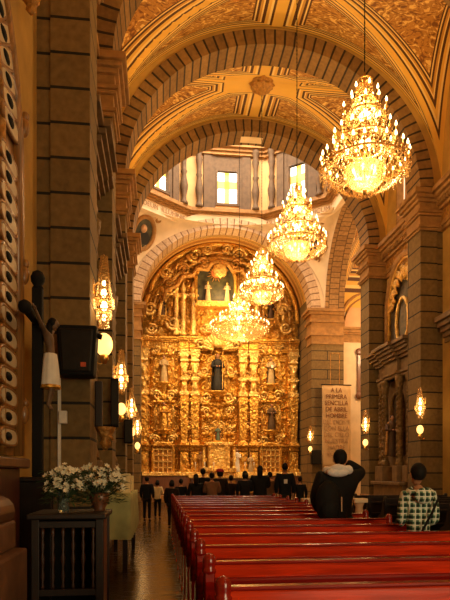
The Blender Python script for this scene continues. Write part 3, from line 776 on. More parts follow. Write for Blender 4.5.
# scattered scrolls and cherub heads of the main order
for (p, py, r) in ((157, 396, .3), (171, 396, .3), (157, 350, .25), (171, 350, .25), (156, 440, .28), (171, 440, .28), (206, 398, .32), (228, 398, .32), (206, 412, .25), (228, 412, .25),
                   (204, 372, .28), (230, 372, .28), (263, 396, .3), (277, 396, .3), (263, 350, .25), (277, 350, .25), (263, 440, .28), (278, 440, .28), (206, 430, .2), (229, 430, .2), (189, 375, .2), (247, 375, .2), (189, 425, .2), (247, 425, .2)):
    c = at(p, py, AY); s_ = 1 if (p < 164 or 200 < p < 217 or 256 < p < 270) else -1
    m1, m2 = WB(), WB(); up = rnd.choice((1, -1))
    scroll(m1, (c.x, AY - .26, c.z), r, 1.6, r * .26, sx=-s_, sz=up)
    m1.tube([(c.x - s_ * r * a, AY - .28 - .04 * a, c.z + up * r * b) for a, b in ((1.0, 0), (1.25, .5), (1.0, 1.0), (.5, 1.2))], [r * .25, r * .3, r * .2, r * .05], 6)
    m2.ball((c.x + s_ * r * .2, AY - .32, c.z - r * 1.1), (.13, .12, .15), 8, 6)
    for e in (-1, 1): m2.ball((c.x + s_ * r * .2 + e * .19, AY - .27, c.z - r * 1.15), (.16, .05, .08), 8, 5)
    m1.build('carved_scroll', GOLD_LT, ALT, True); m2.build('cherub_head', GOLD, ALT, True)
# upper storey: pale slender columns, big scrolls, halo, canopy
for p in (176, 183, 193, 238, 246, 256):
    x = ax(p); m = WB()
    m.lathe([(.2, 0), (.2, .12), (.12, .2), (.17, .6), (.11, 1.0), (.15, 1.5), (.10, 2.0), (.18, 2.15), (.22, 2.3), (.1, 2.36), (.16, 2.6), (.06, 2.9), (.02, 3.1)], (x, AY - .35, az(338)), 10, fn=lambda a, z: 1 + .1 * math.cos(5 * a + z * 6))
    for s_ in (-1, 1): scroll(m, (x + s_ * .15, AY - .4, az(338) + 2.2), .14, 1.4, .04, sx=s_)
    m.build('upper_column', GOLD_LT, ALT, True)
for (p, py, r) in ((152, 330, .35), (150, 310, .4), (173, 325, .4), (170, 290, .45), (166, 275, .35), (183, 272, .4), (195, 258, .45), (238, 258, .45), (250, 272, .4), (262, 275, .35), (262, 292, .45), (282, 312, .4), (284, 330, .35), (260, 326, .4), (205, 330, .3), (230, 330, .3), (181, 330, .3), (250, 331, .3), (207, 252, .3), (226, 252, .3)):
    c = at(p, py, AY); s_ = -1 if p < 217 else 1
    m = WB(); scroll(m, (c.x, AY - .4, c.z), r, 1.7, r * .25, sx=s_, sz=rnd.choice((1, -1))); m.build('upper_scroll', GOLD_LT, ALT, True)
x = ax(215)
p0 = WB().poly([(x - 1.05, AY - .42, az(303)), (x + 1.05, AY - .42, az(303))] + [(x + 1.05 * math.cos(PI * k / 16), AY - .42, az(284) + 1.1 * math.sin(PI * k / 16)) for k in range(17)], (0, .06, 0)).build('painted_field', DARKGREEN, ALT)
f = WB().tube([(x - 1.12, AY - .46, az(304)), (x - 1.12, AY - .46, az(284))] + [(x - 1.12 * math.cos(PI * k / 18), AY - .46, az(284) + 1.17 * math.sin(PI * k / 18)) for k in range(19)] + [(x + 1.12, AY - .46, az(304))], .1, 8)
f.build('field_frame', GOLD, p0, True)
h = WB().lathe([(.0, 0), (.25, .0), (.27, .05), (.0, .07)], (x, AY - .52, az(277)), 24, R=Matrix.Rotation(PI / 2, 3, 'X')); h.build('round_halo', plain('red_gold_halo', (0.62, 0.20, 0.05), .4, .4), ALT)
r = WB()
for k in range(16):
    a = 2 * PI * k / 16; r.tube([(x + .29 * math.cos(a), AY - .5, az(277) + .29 * math.sin(a)), (x + (.52 if k % 2 else .42) * math.cos(a), AY - .5, az(277) + (.52 if k % 2 else .42) * math.sin(a))], [.04, .01], 5)
r.build('halo_rays', GOLD_DK, ALT)
g = WB(); g.bx(x - 1.2, x + 1.2, AY - .85, AY, az(311), az(308), .02).bx(x - 1.1, x + 1.1, AY - .75, AY, az(308), az(305), .02); g.build('upper_ledge', GOLD, ALT)
# arched rims of the gable and the lobed cornice at its top
for (e, t, q) in ((0.12, .13, .28), (.55, .07, .2), (.95, .1, .34)):
    m = WB(); m.tube([(XC + (XR - XC - e) * math.cos(PI * k / 40), AY - q, 10.1 + (4.5 - e) * math.sin(PI * k / 40)) for k in range(41)], t, 8); m.build('gable_rim', GOLD if e < .5 else GOLD_LT, ALT, True)
m = WB()
for s_ in (-1, 1):
    m.tube([(AC + s_ * a, AY - .5, b) for a, b in ((.0, 13.45), (.5, 13.3), (.7, 12.95), (1.3, 13.0), (1.5, 12.6), (2.1, 12.5), (2.4, 12.0), (3.0, 11.7), (3.2, 11.1))], [.16, .15, .14, .15, .14, .14, .13, .12, .1], 8)
    scroll(m, (AC + s_ * .9, AY - .55, 13.3), .32, 1.5, .09, sx=s_); scroll(m, (AC + s_ * 2.0, AY - .55, 12.85), .3, 1.5, .08, sx=s_); scroll(m, (AC + s_ * 2.9, AY - .5, 12.1), .3, 1.5, .08, sx=s_)
m.build('lobed_cornice', GOLD_DK, ALT, True)
c = WB().lathe([(.0, -.12), (.3, -.1), (.42, 0), (.3, .05), (0, .06)], (AC, AY - .6, 12.9), 20, R=Matrix.Rotation(PI / 2, 3, 'X'), fn=lambda a, z: 1 + .12 * math.cos(8 * a)); c.build('rosette', GOLD_LT, ALT, True)
# tabernacle in the middle of the base
x = ax(217.5); m = WB()
m.bx(x - .95, x + .95, AY - .9, AY, ZB, ZB + .22, .03).bx(x - .62, x + .62, AY - .8, AY, ZB + .22, az(446), .03).bx(x - .75, x + .75, AY - .9, AY, az(446), az(443), .03)
for s_ in (-1, 1):
    for q in (.5, .85): m.lathe([(.12, 0), (.08, .1), (.1, .5), (.07, 1.0), (.13, 1.15)], (x + s_ * q, AY - .88, ZB + .22), 10)
m.build('tabernacle', GOLD_LT, ALT)
# ------------------------------------------------------------ statues: each stands in its niche
def statue(name, lab, x, y, z, h, robe, skin=SKIN, cloak=None, hold=None, group=None, hair=HAIR, spread=0.0):
    o = empty(name, (x, y, z), 0, lab, 'statue', group)
    k = h / 1.7
    def fold(a, zz): return 1 + .07 * math.cos(9 * a + zz * 1.3) * max(0, 1 - zz / (1.2 * k))
    MB().lathe([(.24 * k, 0), (.26 * k, .03 * k), (.21 * k, .4 * k), (.17 * k, .8 * k), (.16 * k, 1.0 * k), (.19 * k, 1.2 * k), (.205 * k, 1.33 * k), (.15 * k, 1.41 * k), (.065 * k, 1.46 * k)], (0, 0, 0), 22, 1, .72, fold).build('robe', robe, o, True)
    hd = MB(); hd.lathe([(.05 * k, 1.42 * k), (.052 * k, 1.5 * k)], (0, 0, 0), 10); hd.ball((0, -.01 * k, 1.58 * k), (.078 * k, .095 * k, .115 * k), 14, 10)
    hd.ball((0, -.105 * k, 1.57 * k), (.016 * k, .02 * k, .03 * k), 6, 5)
    for s_ in (-1, 1): hd.ball((s_ * .08 * k, 0, 1.575 * k), (.012 * k, .02 * k, .03 * k), 6, 5)
    hd.build('head', skin, o, True)
    if hair: MB().ball((0, .022 * k, 1.60 * k), (.088 * k, .098 * k, .115 * k), 12, 8).build('hair', hair, o, True)
    for s_ in (-1, 1):
        pts = [(s_ * .2 * k, 0, 1.32 * k), (s_ * (.27 + spread) * k, -.05 * k, 1.08 * k), (s_ * (.1 + spread * 1.6) * k, -.2 * k, (1.08 + spread) * k)]
        arm = MB().tube(pts, [.075 * k, .065 * k, .05 * k], 9); arm.build('sleeve', robe, o, True)
        MB().ball((pts[2][0] - s_ * .04 * k, pts[2][1] - .03 * k, pts[2][2]), (.04 * k, .05 * k, .035 * k), 8, 6).build('hand', skin, o, True)
    if cloak:
        MB().lathe([(.29 * k, .05 * k), (.27 * k, .5 * k), (.235 * k, 1.0 * k), (.235 * k, 1.3 * k), (.17 * k, 1.43 * k)], (0, .02 * k, 0), 20, 1, .8, lambda a, zz: 1 + .06 * math.cos(10 * a), a0=-.15 * PI, a1=1.15 * PI).build('cloak', cloak, o, True)
    if hold == 'staff': MB().tube([(.2 * k, -.22 * k, .05 * k), (.2 * k, -.22 * k, 1.75 * k)], .014 * k, 6).build('staff', BRASS, o)
    if hold == 'book': MB().box((.02, -.25 * k, 1.1 * k), (.16 * k, .05 * k, .2 * k), None, .005).build('book', WHITE, o)
    return o
BLK = plain('black_habit', (.015, .012, .011), .7); BRN = plain('brown_habit', (.10, .05, .02), .7)
IVORY = plain('ivory_habit', (.46, .32, .16), .7); OLD = GOLD_DK
sy = AY - .32
MAIN = [('saint_statue', 'large saint in black habit in the central upper niche of the altarpiece', 217, 391.5, 2.1, BLK, BLK, 'staff'),
        ('saint_statue', 'small ivory and dark saint in the upper niche left of the black habit saint', 164, 384, 1.5, IVORY, OLD, None),
        ('saint_statue', 'small ivory robed saint in the upper niche right of the black habit saint', 270, 384, 1.5, IVORY, BRN, 'book'),
        ('saint_statue', 'seated looking gilded saint in the lower left niche of the altarpiece', 164, 430, 1.5, GOLD, GOLD_LT, None),
        ('saint_statue', 'brown robed saint in the lower right niche of the altarpiece', 270.5, 430, 1.5, BRN, OLD, None)]
for (n_, l_, p, py, h, rb, ck, hold) in MAIN:
    statue(n_, l_, ax(p), sy, az(py), h, rb, SKIN, ck, hold)
statue('angel_statue', 'pale gilded figure standing on the upper ledge beside the dark painting, left side', ax(207), AY - .62, az(305), 1.1, IVORY, GOLD_LT, None, None, None, None)
statue('angel_statue', 'pale gilded figure standing on the upper ledge beside the dark painting, right side', ax(226), AY - .62, az(305), 1.1, IVORY, GOLD_LT, None, None, None, None)
for p, py, h, rb, lb in ((200, 471, 1.15, GOLD_DK, 'gilt figure on the altar ledge left of the tabernacle'), (235.5, 471, 1.3, WHITE, 'white robed figure on the altar ledge right of the tabernacle'), (249, 471, 1.0, IVORY, 'small ivory figure on the altar ledge beneath the right pair of columns')):
    statue('altar_figure', lb, ax(p), AY - .58, ZB, h, rb, SKIN)
statue('madonna_figure', 'small figure behind the dark glazed niche opening of the altarpiece', ax(217.5), AY - .27, az(440.5), .8, plain('blue_red_robe', (.10, .16, .12), .6), SKIN, plain('red_mantle', (.4, .06, .03), .6))
for p, py in ((162, 318.5), (270, 318.5)):
    statue('dark_saint', 'dark carved saint in the %s dark niche of the upper storey' % ('left' if p < 200 else 'right'), ax(p), AY - .24, az(py), 1.1, BRN, BRN, BLK, None, 'dark saints of the upper storey', HAIR)
# altar table, candles and cross in front of it
t = empty('altar_table', (XC, 30.0, 0), 0, 'long wooden high altar table in front of the golden altarpiece', 'altar')
WB().bx(1.6, 5.4, 29.6, 30.5, .30, 1.22, .03).build('altar_body', REDWOOD, t)
WB().bx(1.5, 5.5, 29.5, 30.55, 1.22, 1.34, .02).build('altar_slab', GOLD_LT, t)
m = WB()
for k in range(6): m.bx(1.75 + k * .6, 2.2 + k * .6, 29.56, 29.6, .42, 1.1, .01)
m.build('front_panel', GOLD_DK, t)
struct(MB().bx(XL, XR, 29.3, 33.2, 0, .30).bx(XL + .5, XR - .5, 28.9, 29.3, 0, .15), 'floor_sanctuary_step', MOULD, 'raised sanctuary step in front of the altarpiece', 'floor')
def candle(x, y, z, h, lab):
    o = empty('altar_candle', (x, y, z), 0, lab, 'candle', 'candles on the high altar')
    MB().lathe([(.09, 0), (.03, .06), (.03, .3), (.06, .34), (.02, .36)], (0, 0, 0), 10).build('holder', BRASS, o, True)
    MB().lathe([(.022, .34), (.022, h), (.003, h + .01)], (0, 0, 0), 8).build('wax', WHITE, o, True)
for k, xx in enumerate((1.9, 2.4, 2.9, 4.1, 4.6, 5.1)): candle(xx, 30.2, 1.34, .75, '%s altar candle from the left on the long altar slab' % ['first', 'second', 'third', 'fourth', 'fifth', 'sixth'][k])
# ------------------------------------------------------------ chandeliers
def chandelier(label, loc, tiers, H, bowl, top_z, group):
    """tiers: (z, ring radius, number of candle arms); bowl: (radius, z top, z bottom)"""
    o = empty('chandelier', loc, 0, label, 'chandelier', group)
    R0 = tiers[0][1]
    MB().lathe([(.012, 0), (.04, .05), (.03, .12), (.02, .2), (.02, H * .5), (.045, H * .52), (.02, H * .56), (.02, H * .86), (.06, H * .9), (.03, H * .95), (.012, H)], (0, 0, 0), 10).build('stem', BRASS, o, True)
    prof, z = [], H
    L = top_z - loc[2]
    while z < L:
        prof += [(.007, z), (.014, z + .05), (.007, z + .1)]; z += .1
    MB().lathe(prof, (0, 0, 0), 6).build('chain', IRON, o)
    for ti, (z, r, n) in enumerate(tiers):
        rg = MB().tube([(r * math.cos(2 * PI * k / 40), r * math.sin(2 * PI * k / 40), z) for k in range(41)], .018, 6, False)
        for k in range(6): rg.tube([(0, 0, z - .02), (r * .5 * math.cos(PI * k / 3), r * .5 * math.sin(PI * k / 3), z - .07), (r * math.cos(PI * k / 3), r * math.sin(PI * k / 3), z)], .010, 5)
        rg.build('tier_ring', BRASS, o, True)
        for k in range(n):
            a = 2 * PI * (k + .5 * (ti % 2)) / n; c, s_ = math.cos(a), math.sin(a)
            def q(rr, zz): return (rr * c, rr * s_, z + zz)
            ar = MB().tube([q(r * .82, -.02), q(r * .92, -.07), q(r + .02, -.05), q(r + .05, .03)], .010, 5)
            ar.lathe([(.012, .03), (.038, .05), (.034, .06), (.013, .065), (.013, .14)], q(r + .05, 0), 8)
            aa = ar.build('candle_arm', BRASS, o, True)
            MB().lathe([(.008, .14), (.021, .165), (.017, .19), (.002, .235)], q(r + .05, 0), 8).build('bulb', BULB, aa, True)
        # hanging drops round the ring and strands up to the stem
        cr = MB(); nd = max(14, int(r * 62))
        for k in range(nd):
            a = 2 * PI * k / nd; rr = r + .05 * (k % 2)
            for d in range(3): cr.octa((rr * math.cos(a), rr * math.sin(a), z - .05 - .065 * d), .014 + .005 * d, .034)
        for k in range(n):
            a = 2 * PI * (k + .5 * (ti % 2)) / n
            for d in range(4):
                for q_ in (-1, 1): cr.octa(((r + .05 + .025 * q_) * math.cos(a + .02 * q_), (r + .05 + .025 * q_) * math.sin(a + .02 * q_), z + .02 - .05 * d), .011, .027)
        zt = tiers[ti + 1][0] - .08 if ti + 1 < len(tiers) else H * .9
        rt = tiers[ti + 1][1] * .55 if ti + 1 < len(tiers) else .10
        ns = max(14, int(r * 52)); nb = max(5, int((zt - z) / .055))
        for k in range(ns):
            a = 2 * PI * k / ns
            for j in range(nb):
                u = (j + .5) / nb; rr = r * .95 + (rt - r * .95) * (u ** .55)
                cr.octa((rr * math.cos(a), rr * math.sin(a), z + (zt - z) * u), .013, .026)
        cr.build('crystal_strands', CRYSTAL, o, kind='stuff')
    br, bz1, bz0 = bowl
    cb = MB(); zr = tiers[0][0] - .03; nr = max(36, int(R0 * 62))
    for k in range(nr):                                   # fringe sagging from the main ring to the bowl
        a = 2 * PI * k / nr
        for j in range(9):
            u = (j + .5) / 9; rr = R0 + (br - R0) * u
            zz = zr - (.04 + .27 * math.sin(PI / 2 * u) * (R0 / .69) ** .3)
            cb.octa((rr * math.cos(a), rr * math.sin(a), zz), .015, .030)
        if k % 2 == 0:
            for j in range(10):
                t = PI / 2 * (j + .5) / 10
                cb.octa((br * 1.04 * math.cos(t) * math.cos(a), br * 1.04 * math.cos(t) * math.sin(a), bz1 - (bz1 - bz0) * math.sin(t)), .016, .032)
    cb.build('crystal_fringe', CRYSTAL, o, kind='stuff')
    MB().lathe([(br * .96 * math.cos(PI / 2 * k / 8), bz1 - (bz1 - bz0) * math.sin(PI / 2 * k / 8)) for k in range(8)] + [(.004, bz0)], (0, 0, 0), 24).build('glass_bowl', BOWL, o, True)
    bl = MB()
    for k in range(6): bl.ball((br * .55 * math.cos(PI * k / 3), br * .55 * math.sin(PI * k / 3), bz1 - .05), (.04, .04, .055), 8, 6)
    bl.build('bowl_bulbs', BULB, o, True)
    for zz in (tiers[1][0], tiers[2][0]):
        b = MB()
        for k in range(3): b.ball((.07 * math.cos(2.1 * k), .07 * math.sin(2.1 * k), zz + .02), (.045, .045, .07), 8, 6)
        b.build('inner_bulbs', BULB, o, True)
    cw = MB(); rc = tiers[-1][1] * .75
    cw.tube([(rc * math.cos(2 * PI * k / 20), rc * math.sin(2 * PI * k / 20), H * .93) for k in range(21)], .012, 5, False)
    for k in range(5): cw.tube([(0, 0, H * .9), (rc * math.cos(2 * PI * k / 5), rc * math.sin(2 * PI * k / 5), H * .93)], .008, 4)
    cc = cw.build('crown', BRASS, o, True)
    cd = MB()
    for k in range(18):
        a = 2 * PI * k / 18
        for d in range(4): cd.octa((rc * math.cos(a), rc * math.sin(a), H * .93 - .04 - .07 * d), .013, .034)
    cd.build('crown_drops', CRYSTAL, cc, kind='stuff')
    return o
BOWL = crystal_mat('faceted_bowl_glass')
for q_ in BOWL.node_tree.nodes:
    if q_.type == 'BSDF_TRANSLUCENT': q_.inputs[0].default_value = (.42, .24, .08, 1)
CH = 'crystal chandeliers hanging along the nave'
T1 = [(.50, .69, 26), (.90, .48, 15), (1.36, .32, 10), (1.64, .17, 6)]
CHP = 200
def chandelier_light(x, y, z, k=1.0):
    for dz, p in ((.25, .45), (.8, .9), (1.5, .65)): lamp('chandelier_glow', 'POINT', (x, y, z + dz), CHP * p * k, (1.0, 0.66, 0.30), 0.22)
def vz(y, y0, y1): return ZS + VZ - .05
c1 = chandelier('largest and nearest lit crystal chandelier, high at the right of the nave', (3.5, 9.3, 6.28), T1, 2.12, (.34, .46, .08), ZS + VZ - .1, CH)
for (lab, y, z) in (('second lit crystal chandelier, hanging in front of the right dome window', 14.1, 6.9), ('third lit crystal chandelier, small, hanging from the carved vault boss', 19.1, 7.25)):
    c = copy_tree(c1); c.location = (3.5, y, z); c['label'] = lab
chandelier('widest and lowest lit crystal chandelier, hanging under the dome before the altarpiece', (3.6, 25.3, 7.45), [(.66, 1.28, 34), (1.10, .85, 22), (1.55, .42, 10), (1.95, .24, 6)], 2.35, (1.0, .52, .05), 22.5, CH)
for y, z, k in ((9.3, 6.28, 1), (14.1, 6.9, 1), (19.1, 7.25, 1), (25.3, 7.6, 1.5)): chandelier_light(3.5, y, z, k)
# ------------------------------------------------------------ wall lamps
def crystal_sconce(label, loc, side, H=1.05):
    o = empty('crystal_sconce', loc, 0, label, 'wall lamp', 'crystal sconces on the piers')
    s_ = side
    MB().tube([(-s_ * .16, 0, H * .55), (-s_ * .08, 0, H * .62), (0, 0, H * 1.0)], .012, 6).tube([(-s_ * .16, 0, H * .55), (-s_ * .1, 0, H * .36), (0, 0, H * .36)], .012, 6).bx(-s_ * .17, -s_ * .15, -.05, .05, H * .45, H * .65).build('bracket', BRASS, o, True)
    t = MB()
    for k in range(16):
        a = 2 * PI * k / 16
        for j in range(14):
            u = (j + .5) / 14; r = .125 - .075 * u ** .7
            t.octa((r * math.cos(a), r * math.sin(a), H * (.38 + .6 * u)), .012, .026)
    for rr, z0, nn in ((.15, .36, 22), (.11, .2, 18), (.07, .08, 12)):
        for k in range(nn):
            a = 2 * PI * k / nn
            for d in range(3): t.octa((rr * math.cos(a), rr * math.sin(a), H * z0 - .05 * d), .014, .03)
    t.build('crystal_strands', CRYSTAL, o, kind='stuff')
    for rr, z0 in ((.15, .38), (.11, .22), (.07, .1)):
        MB().tube([(rr * math.cos(2 * PI * k / 20), rr * math.sin(2 * PI * k / 20), H * z0) for k in range(21)], .01, 5, False).build('hoop', BRASS, o, True)
    for z0, r in ((.60, .030), (.46, .045), (.28, .05), (.12, .035)):
        MB().ball((0, 0, H * z0), (r, r, r * 1.5), 10, 7).build('bulb', BULB, o, True)
    lamp('sconce_glow', 'POINT', (loc[0], loc[1], loc[2] + H * .3), 9, (1.0, .58, .2), .12)
    return o
def globe_lamp(label, loc, side, r=.10):
    if loc[1] < 9: r = .13
    o = empty('globe_lamp', loc, 0, label, 'wall lamp', 'globe lamps under the crystal sconces')
    MB().ball((0, 0, .24), (r, r, r * 1.35), 16, 10).build('globe', GLOBE, o, True)
    MB().lathe([(.03, -.05), (.07, .02), (.06, .08), (.03, .1)], (0, 0, 0), 12).tube([(0, 0, -.02), (-side * .06, 0, -.06), (-side * .14, 0, -.02)], .014, 6).build('bracket', BRASS, o, True)
    lamp('globe_glow', 'POINT', (loc[0] + side * .2, loc[1] - .1, loc[2] + .24), 4, (1.0, .58, .2), .12)
SC = [(-.84, 8.62, 3.72, 1, 'nearest pier of the left wall, above the black loudspeaker', 1.08), (-.84, 12.42, 3.28, 1, 'second pier of the left wall', .92), (-.84, 16.92, 3.1, 1, 'third pier of the left wall', .95), (-.84, 21.25, 2.9, 1, 'fourth pier of the left wall, beside the altarpiece', .9),
      (7.84, 16.2, 3.2, -1, 'block pier at the right edge of the picture', .9), (7.84, 20.75, 3.05, -1, 'pier right of the hanging text banner', .88), (7.84, 28.7, 3.15, -1, 'chancel pier left of the hanging text banner', .85)]
for (x, y, z, s_, lb, H) in SC:
    crystal_sconce('lit crystal sconce on the ' + lb, (x, y, z), s_, H)
    globe_lamp('round lit globe lamp, ' + lb.replace('of the left wall, ', '').replace('of the left wall', 'on the left').replace(' of the picture', ''), (x, y, z - .62 + (.0 if z < 3.5 else .1)), s_)
# ------------------------------------------------------------ pews
def pew(label, y, x0, x1, wood, group, dark):
    o = empty('pew', ((x0 + x1) / 2, y, 0), 0, label, 'pew', group)
    hw = (x1 - x0) / 2
    bk = MB()
    prof = [(-.012, .94), (.012, .945), (.026, .93), (.03, .86), (.05, .62), (.075, .46), (.045, .46), (.018, .62), (-.004, .80), (-.018, .90), (-.02, .93)]
    bk.poly([(-hw + .03, a, b) for a, b in prof], (2 * hw - .06, 0, 0)).build('backrest', wood, o)
    MB().box((0, -.014, .83), (2 * hw - .05, .05, .06), None, .018).build('back_shade_band', dark, o)  # darker part of the back's reflection, put into a crimson band
    MB().box((0, .005, .948), (2 * hw - .05, .07, .022), None, .009).build('top_shade_strip', dark, o)  # dark strip puts the shadow line along the pew top into colour
    MB().box((0, .215, .43), (2 * hw - .06, .27, .035), Matrix.Rotation(.04, 3, 'X'), .008).build('seat', wood, o)
    MB().box((0, .33, .35), (2 * hw - .08, .025, .13), None, .004).build('seat_apron', wood, o)
    MB().box((0, -.055, .60), (2 * hw - .06, .09, .022), Matrix.Rotation(.12, 3, 'X'), .006).build('book_ledge', wood, o)
    MB().box((0, -.085, .2), (2 * hw - .1, .09, .05), None, .015).build('kneeler', wood, o)
    for s_ in (-1, 1):
        prof = [(-.06, 0), (.38, 0), (.38, .08), (.35, .12), (.33, .40), (.36, .48), (.34, .56), (.29, .60), (.22, .62), (.15, .70), (.10, .86), (.06, .93), (-.03, .93), (-.05, .84), (-.02, .6), (-.04, .1), (-.06, .08)]
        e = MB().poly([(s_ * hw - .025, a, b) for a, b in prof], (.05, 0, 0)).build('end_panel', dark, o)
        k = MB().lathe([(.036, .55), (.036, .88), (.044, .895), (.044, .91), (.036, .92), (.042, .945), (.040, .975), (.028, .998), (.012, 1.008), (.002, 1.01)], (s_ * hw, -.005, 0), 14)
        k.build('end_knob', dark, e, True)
        MB().bx(s_ * hw - .035, s_ * hw + .035, -.12, .39, 0, .05, .01).build('foot', wood, e)
    return o
ORD = ['nearest', 'second', 'third', 'fourth', 'fifth', 'sixth', 'seventh', 'eighth', 'ninth', 'tenth', 'eleventh', 'twelfth', 'thirteenth', 'fourteenth', 'fifteenth']
PX0, PX1 = .30, 2.74
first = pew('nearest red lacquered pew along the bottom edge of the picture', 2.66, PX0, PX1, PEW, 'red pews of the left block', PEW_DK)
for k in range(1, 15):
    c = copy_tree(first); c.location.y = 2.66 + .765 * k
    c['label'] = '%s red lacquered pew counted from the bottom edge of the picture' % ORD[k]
PEW_Y = [2.66 + .765 * k for k in range(15)]
r0 = pew('nearest shade-darkened pew of the right block, behind the person in plaid', 8.6, 4.7, 7.0, DARKWOOD, 'dark pews of the right block', DARKWOOD)  # dark wood colour stands in for the lack of light on this block
for k in range(1, 6):
    c = copy_tree(r0); c.location.y = 8.6 + .9 * k
    c['label'] = '%s shade-darkened pew of the right block counted from the person in plaid' % ORD[k]
# ------------------------------------------------------------ side altars
CARVE_DK = gold_mat('dull_gilded_wood', (0.22, 0.125, 0.035), 0.5, 0.3)
SIDE_STONE = plain('dark_side_altar_stone', (0.20, 0.115, 0.045), .6, 0, .25, 5, .3)
def side_altar(side, y0, y1, ztop, xf, label):
    """pilastered stone altar standing against a side wall, cornice at ztop, front face at xf"""
    s_ = 1 if side == 'r' else -1
    xw = (WR if s_ > 0 else WL)
    yc = (y0 + y1) / 2
    o = empty('side_altar', (xw - s_ * .3, yc, 0), 0, label, 'altar')
    def bx(m, e0, ya, yb, z0, z1, b=.01): m.bx(xf + s_ * e0, xw - s_ * .012, ya, yb, z0, z1, b)
    m = WB(); h = ztop - 1.3
    for (z0, z1, e) in ((ztop - 1.15, ztop - 1.05, .30), (ztop - 1.05, ztop - .95, .24), (ztop - .95, ztop - .55, .32), (ztop - .55, ztop - .45, .22), (ztop - .45, ztop - .33, .14), (ztop - .33, ztop - .22, .05), (ztop - .22, ztop - .12, -.03), (ztop - .12, ztop, -.12)):
        bx(m, e, y0 - (.3 - e) * .6 + .12, y1 + (.3 - e) * .6 - .12, z0, z1)
        m.bx(xf + s_ * (e - .12), xw - s_ * .012, yc - .55 - (.3 - e) * .5, yc + .55 + (.3 - e) * .5, z0, z1, .01)
    m.build('cornice', SIDE_STONE, o)
    m = WB(); bx(m, .5, y0 + .15, y1 - .15, 1.0, ztop - 1.1); m.build('back_panel', SIDE_STONE, o)
    for k, yy in enumerate((y0 + .35, yc - .62, yc + .62, y1 - .35)):
        c = WB(); r = .10 if k in (0, 3) else .11; xx = xf + s_ * (.36 if k in (0, 3) else .26)
        z0, z1 = 1.75, ztop - 1.15; H = z1 - z0
        c.lathe([(r * 1.5, 0), (r * 1.5, .1), (r * 1.2, .18), (r, .25), (r * 1.05, H * .45), (r * .85, H * .84), (r * 1.1, H * .86), (r * 1.0, H * .88), (r * 1.6, H * .97), (r * 1.7, H)], (xx, yy, z0), 14, fn=lambda a, z: 1 + .05 * math.cos(8 * a))
        for j in range(14): c.ball((xx - s_ * r, yy, z0 + .35 + j * (H - .8) / 14), (.03, .05, .07), 6, 4)
        cc = c.build('column', CARVE_DK, o, True)
        WB().bx(xx - .2, xx + .2, yy - .2, yy + .2, 1.2, 1.75, .02).build('pedestal', SIDE_STONE, cc)
    zc = ztop - 2.1; n = WB()
    pts = [(xf + s_ * .48, yc - .42, 2.1), (xf + s_ * .48, yc + .42, 2.1)] + [(xf + s_ * .48, yc + .42 * math.cos(PI * k / 12), zc + .42 * math.sin(PI * k / 12)) for k in range(13)]
    n.poly(pts, (s_ * .03, 0, 0)); nb = n.build('niche', DARKPAINT, o)
    f = WB().tube([(xf + s_ * .44, yc - .47, 2.1)] + [(xf + s_ * .44, yc - .47 * math.cos(PI * k / 12), zc + .47 * math.sin(PI * k / 12)) for k in range(13)] + [(xf + s_ * .44, yc + .47, 2.1)], .06, 8)
    f.build('niche_frame', CARVE_DK, nb, True)
    if s_ < 0: xf -= .25
    m = WB(); bx(m, -.05, y0 + .25, y1 - .25, 1.08, 1.2, .02); bx(m, .05, y0 + .3, y1 - .3, .3, 1.08, .02); m.build('altar_block', SIDE_STONE, o)
    m = WB(); bx(m, -.35, y0 + .1, y1 - .1, 0, .15, .01); bx(m, -.15, y0 + .2, y1 - .2, .15, .3, .01); m.build('steps', SIDE_STONE, o)
    return o
side_altar('r', 17.55, 20.65, 6.0, 7.95, 'stone side altar with projecting cornice under the gilded arch painting')
side_altar('l', 9.3, 11.85, 7.6, -1.08, 'tall side altar whose stepped cornice shows past the nearest left pier')
side_altar('l', 13.05, 16.35, 7.4, -1.05, 'tall side altar whose cornice shows past the second left pier')
# statue in the right side altar's niche
statue('saint_statue', 'dark robed saint in the niche of the right side altar', 8.2, 19.1, 2.1, 1.45, BRN, SKIN, OLD)
# gilded arched painting above the right side altar
o = empty('arched_relief', (WR - .1, 19.1, 6.06), 0, 'gilded arched relief frame with oval painting above the right side altar', 'relief')
z0, zc, r = 6.06, 7.55, 1.3
def ap(rr, t, x=0): return (WR - .02 - x, 19.1 - rr * math.cos(t), zc + rr * 1.2 * math.sin(t))
m = WB().poly([(WR - .05, 19.1 - r, z0), (WR - .05, 19.1 + r, z0)] + [ap(r, PI - PI * k / 20, .03) for k in range(21)], (.04, 0, 0)); m.build('back_board', DARKPAINT, o)
for rr, t, mt in ((1.46, .13, MOULD), (1.32, .07, GOLD)):
    m = WB().tube([(WR - .1, 19.1 - rr, z0)] + [ap(rr, PI * k / 24, .08) for k in range(25)] + [(WR - .1, 19.1 + rr, z0)], t, 8); m.build('arch_moulding', mt, o, True)
rr_ = random.Random(11)
for k in range(26):
    t = PI * (k + .5) / 26; q = ap(.95 + .12 * math.sin(k * 2.1), t, .12); m = WB()
    m.ball(q, (.07, .10, .20), 8, 6, Matrix.Rotation(PI / 2 - t, 3, 'X')); scroll(m, (q[0] - .03, q[1], q[2]), .14, 1.3, .035, 'yz', sx=1 if k % 2 else -1)
    m.build('carved_leaf', GOLD if k % 3 else GOLD_LT, o, True)
m = WB().lathe([(0, 0), (.50, 0), (.5, .03), (0, .03)], (WR - .12, 19.1, 6.95), 28, R=Matrix.Rotation(PI / 2, 3, 'Y') , sx=1.5); m.build('oval_painting', DARKPAINT, o)
m = WB().tube([(WR - .16, 19.1 + .5 * math.cos(2 * PI * k / 28), 6.95 + .8 * math.sin(2 * PI * k / 28)) for k in range(29)], .07, 8, False); m.build('oval_frame', GOLD_LT, o, True)
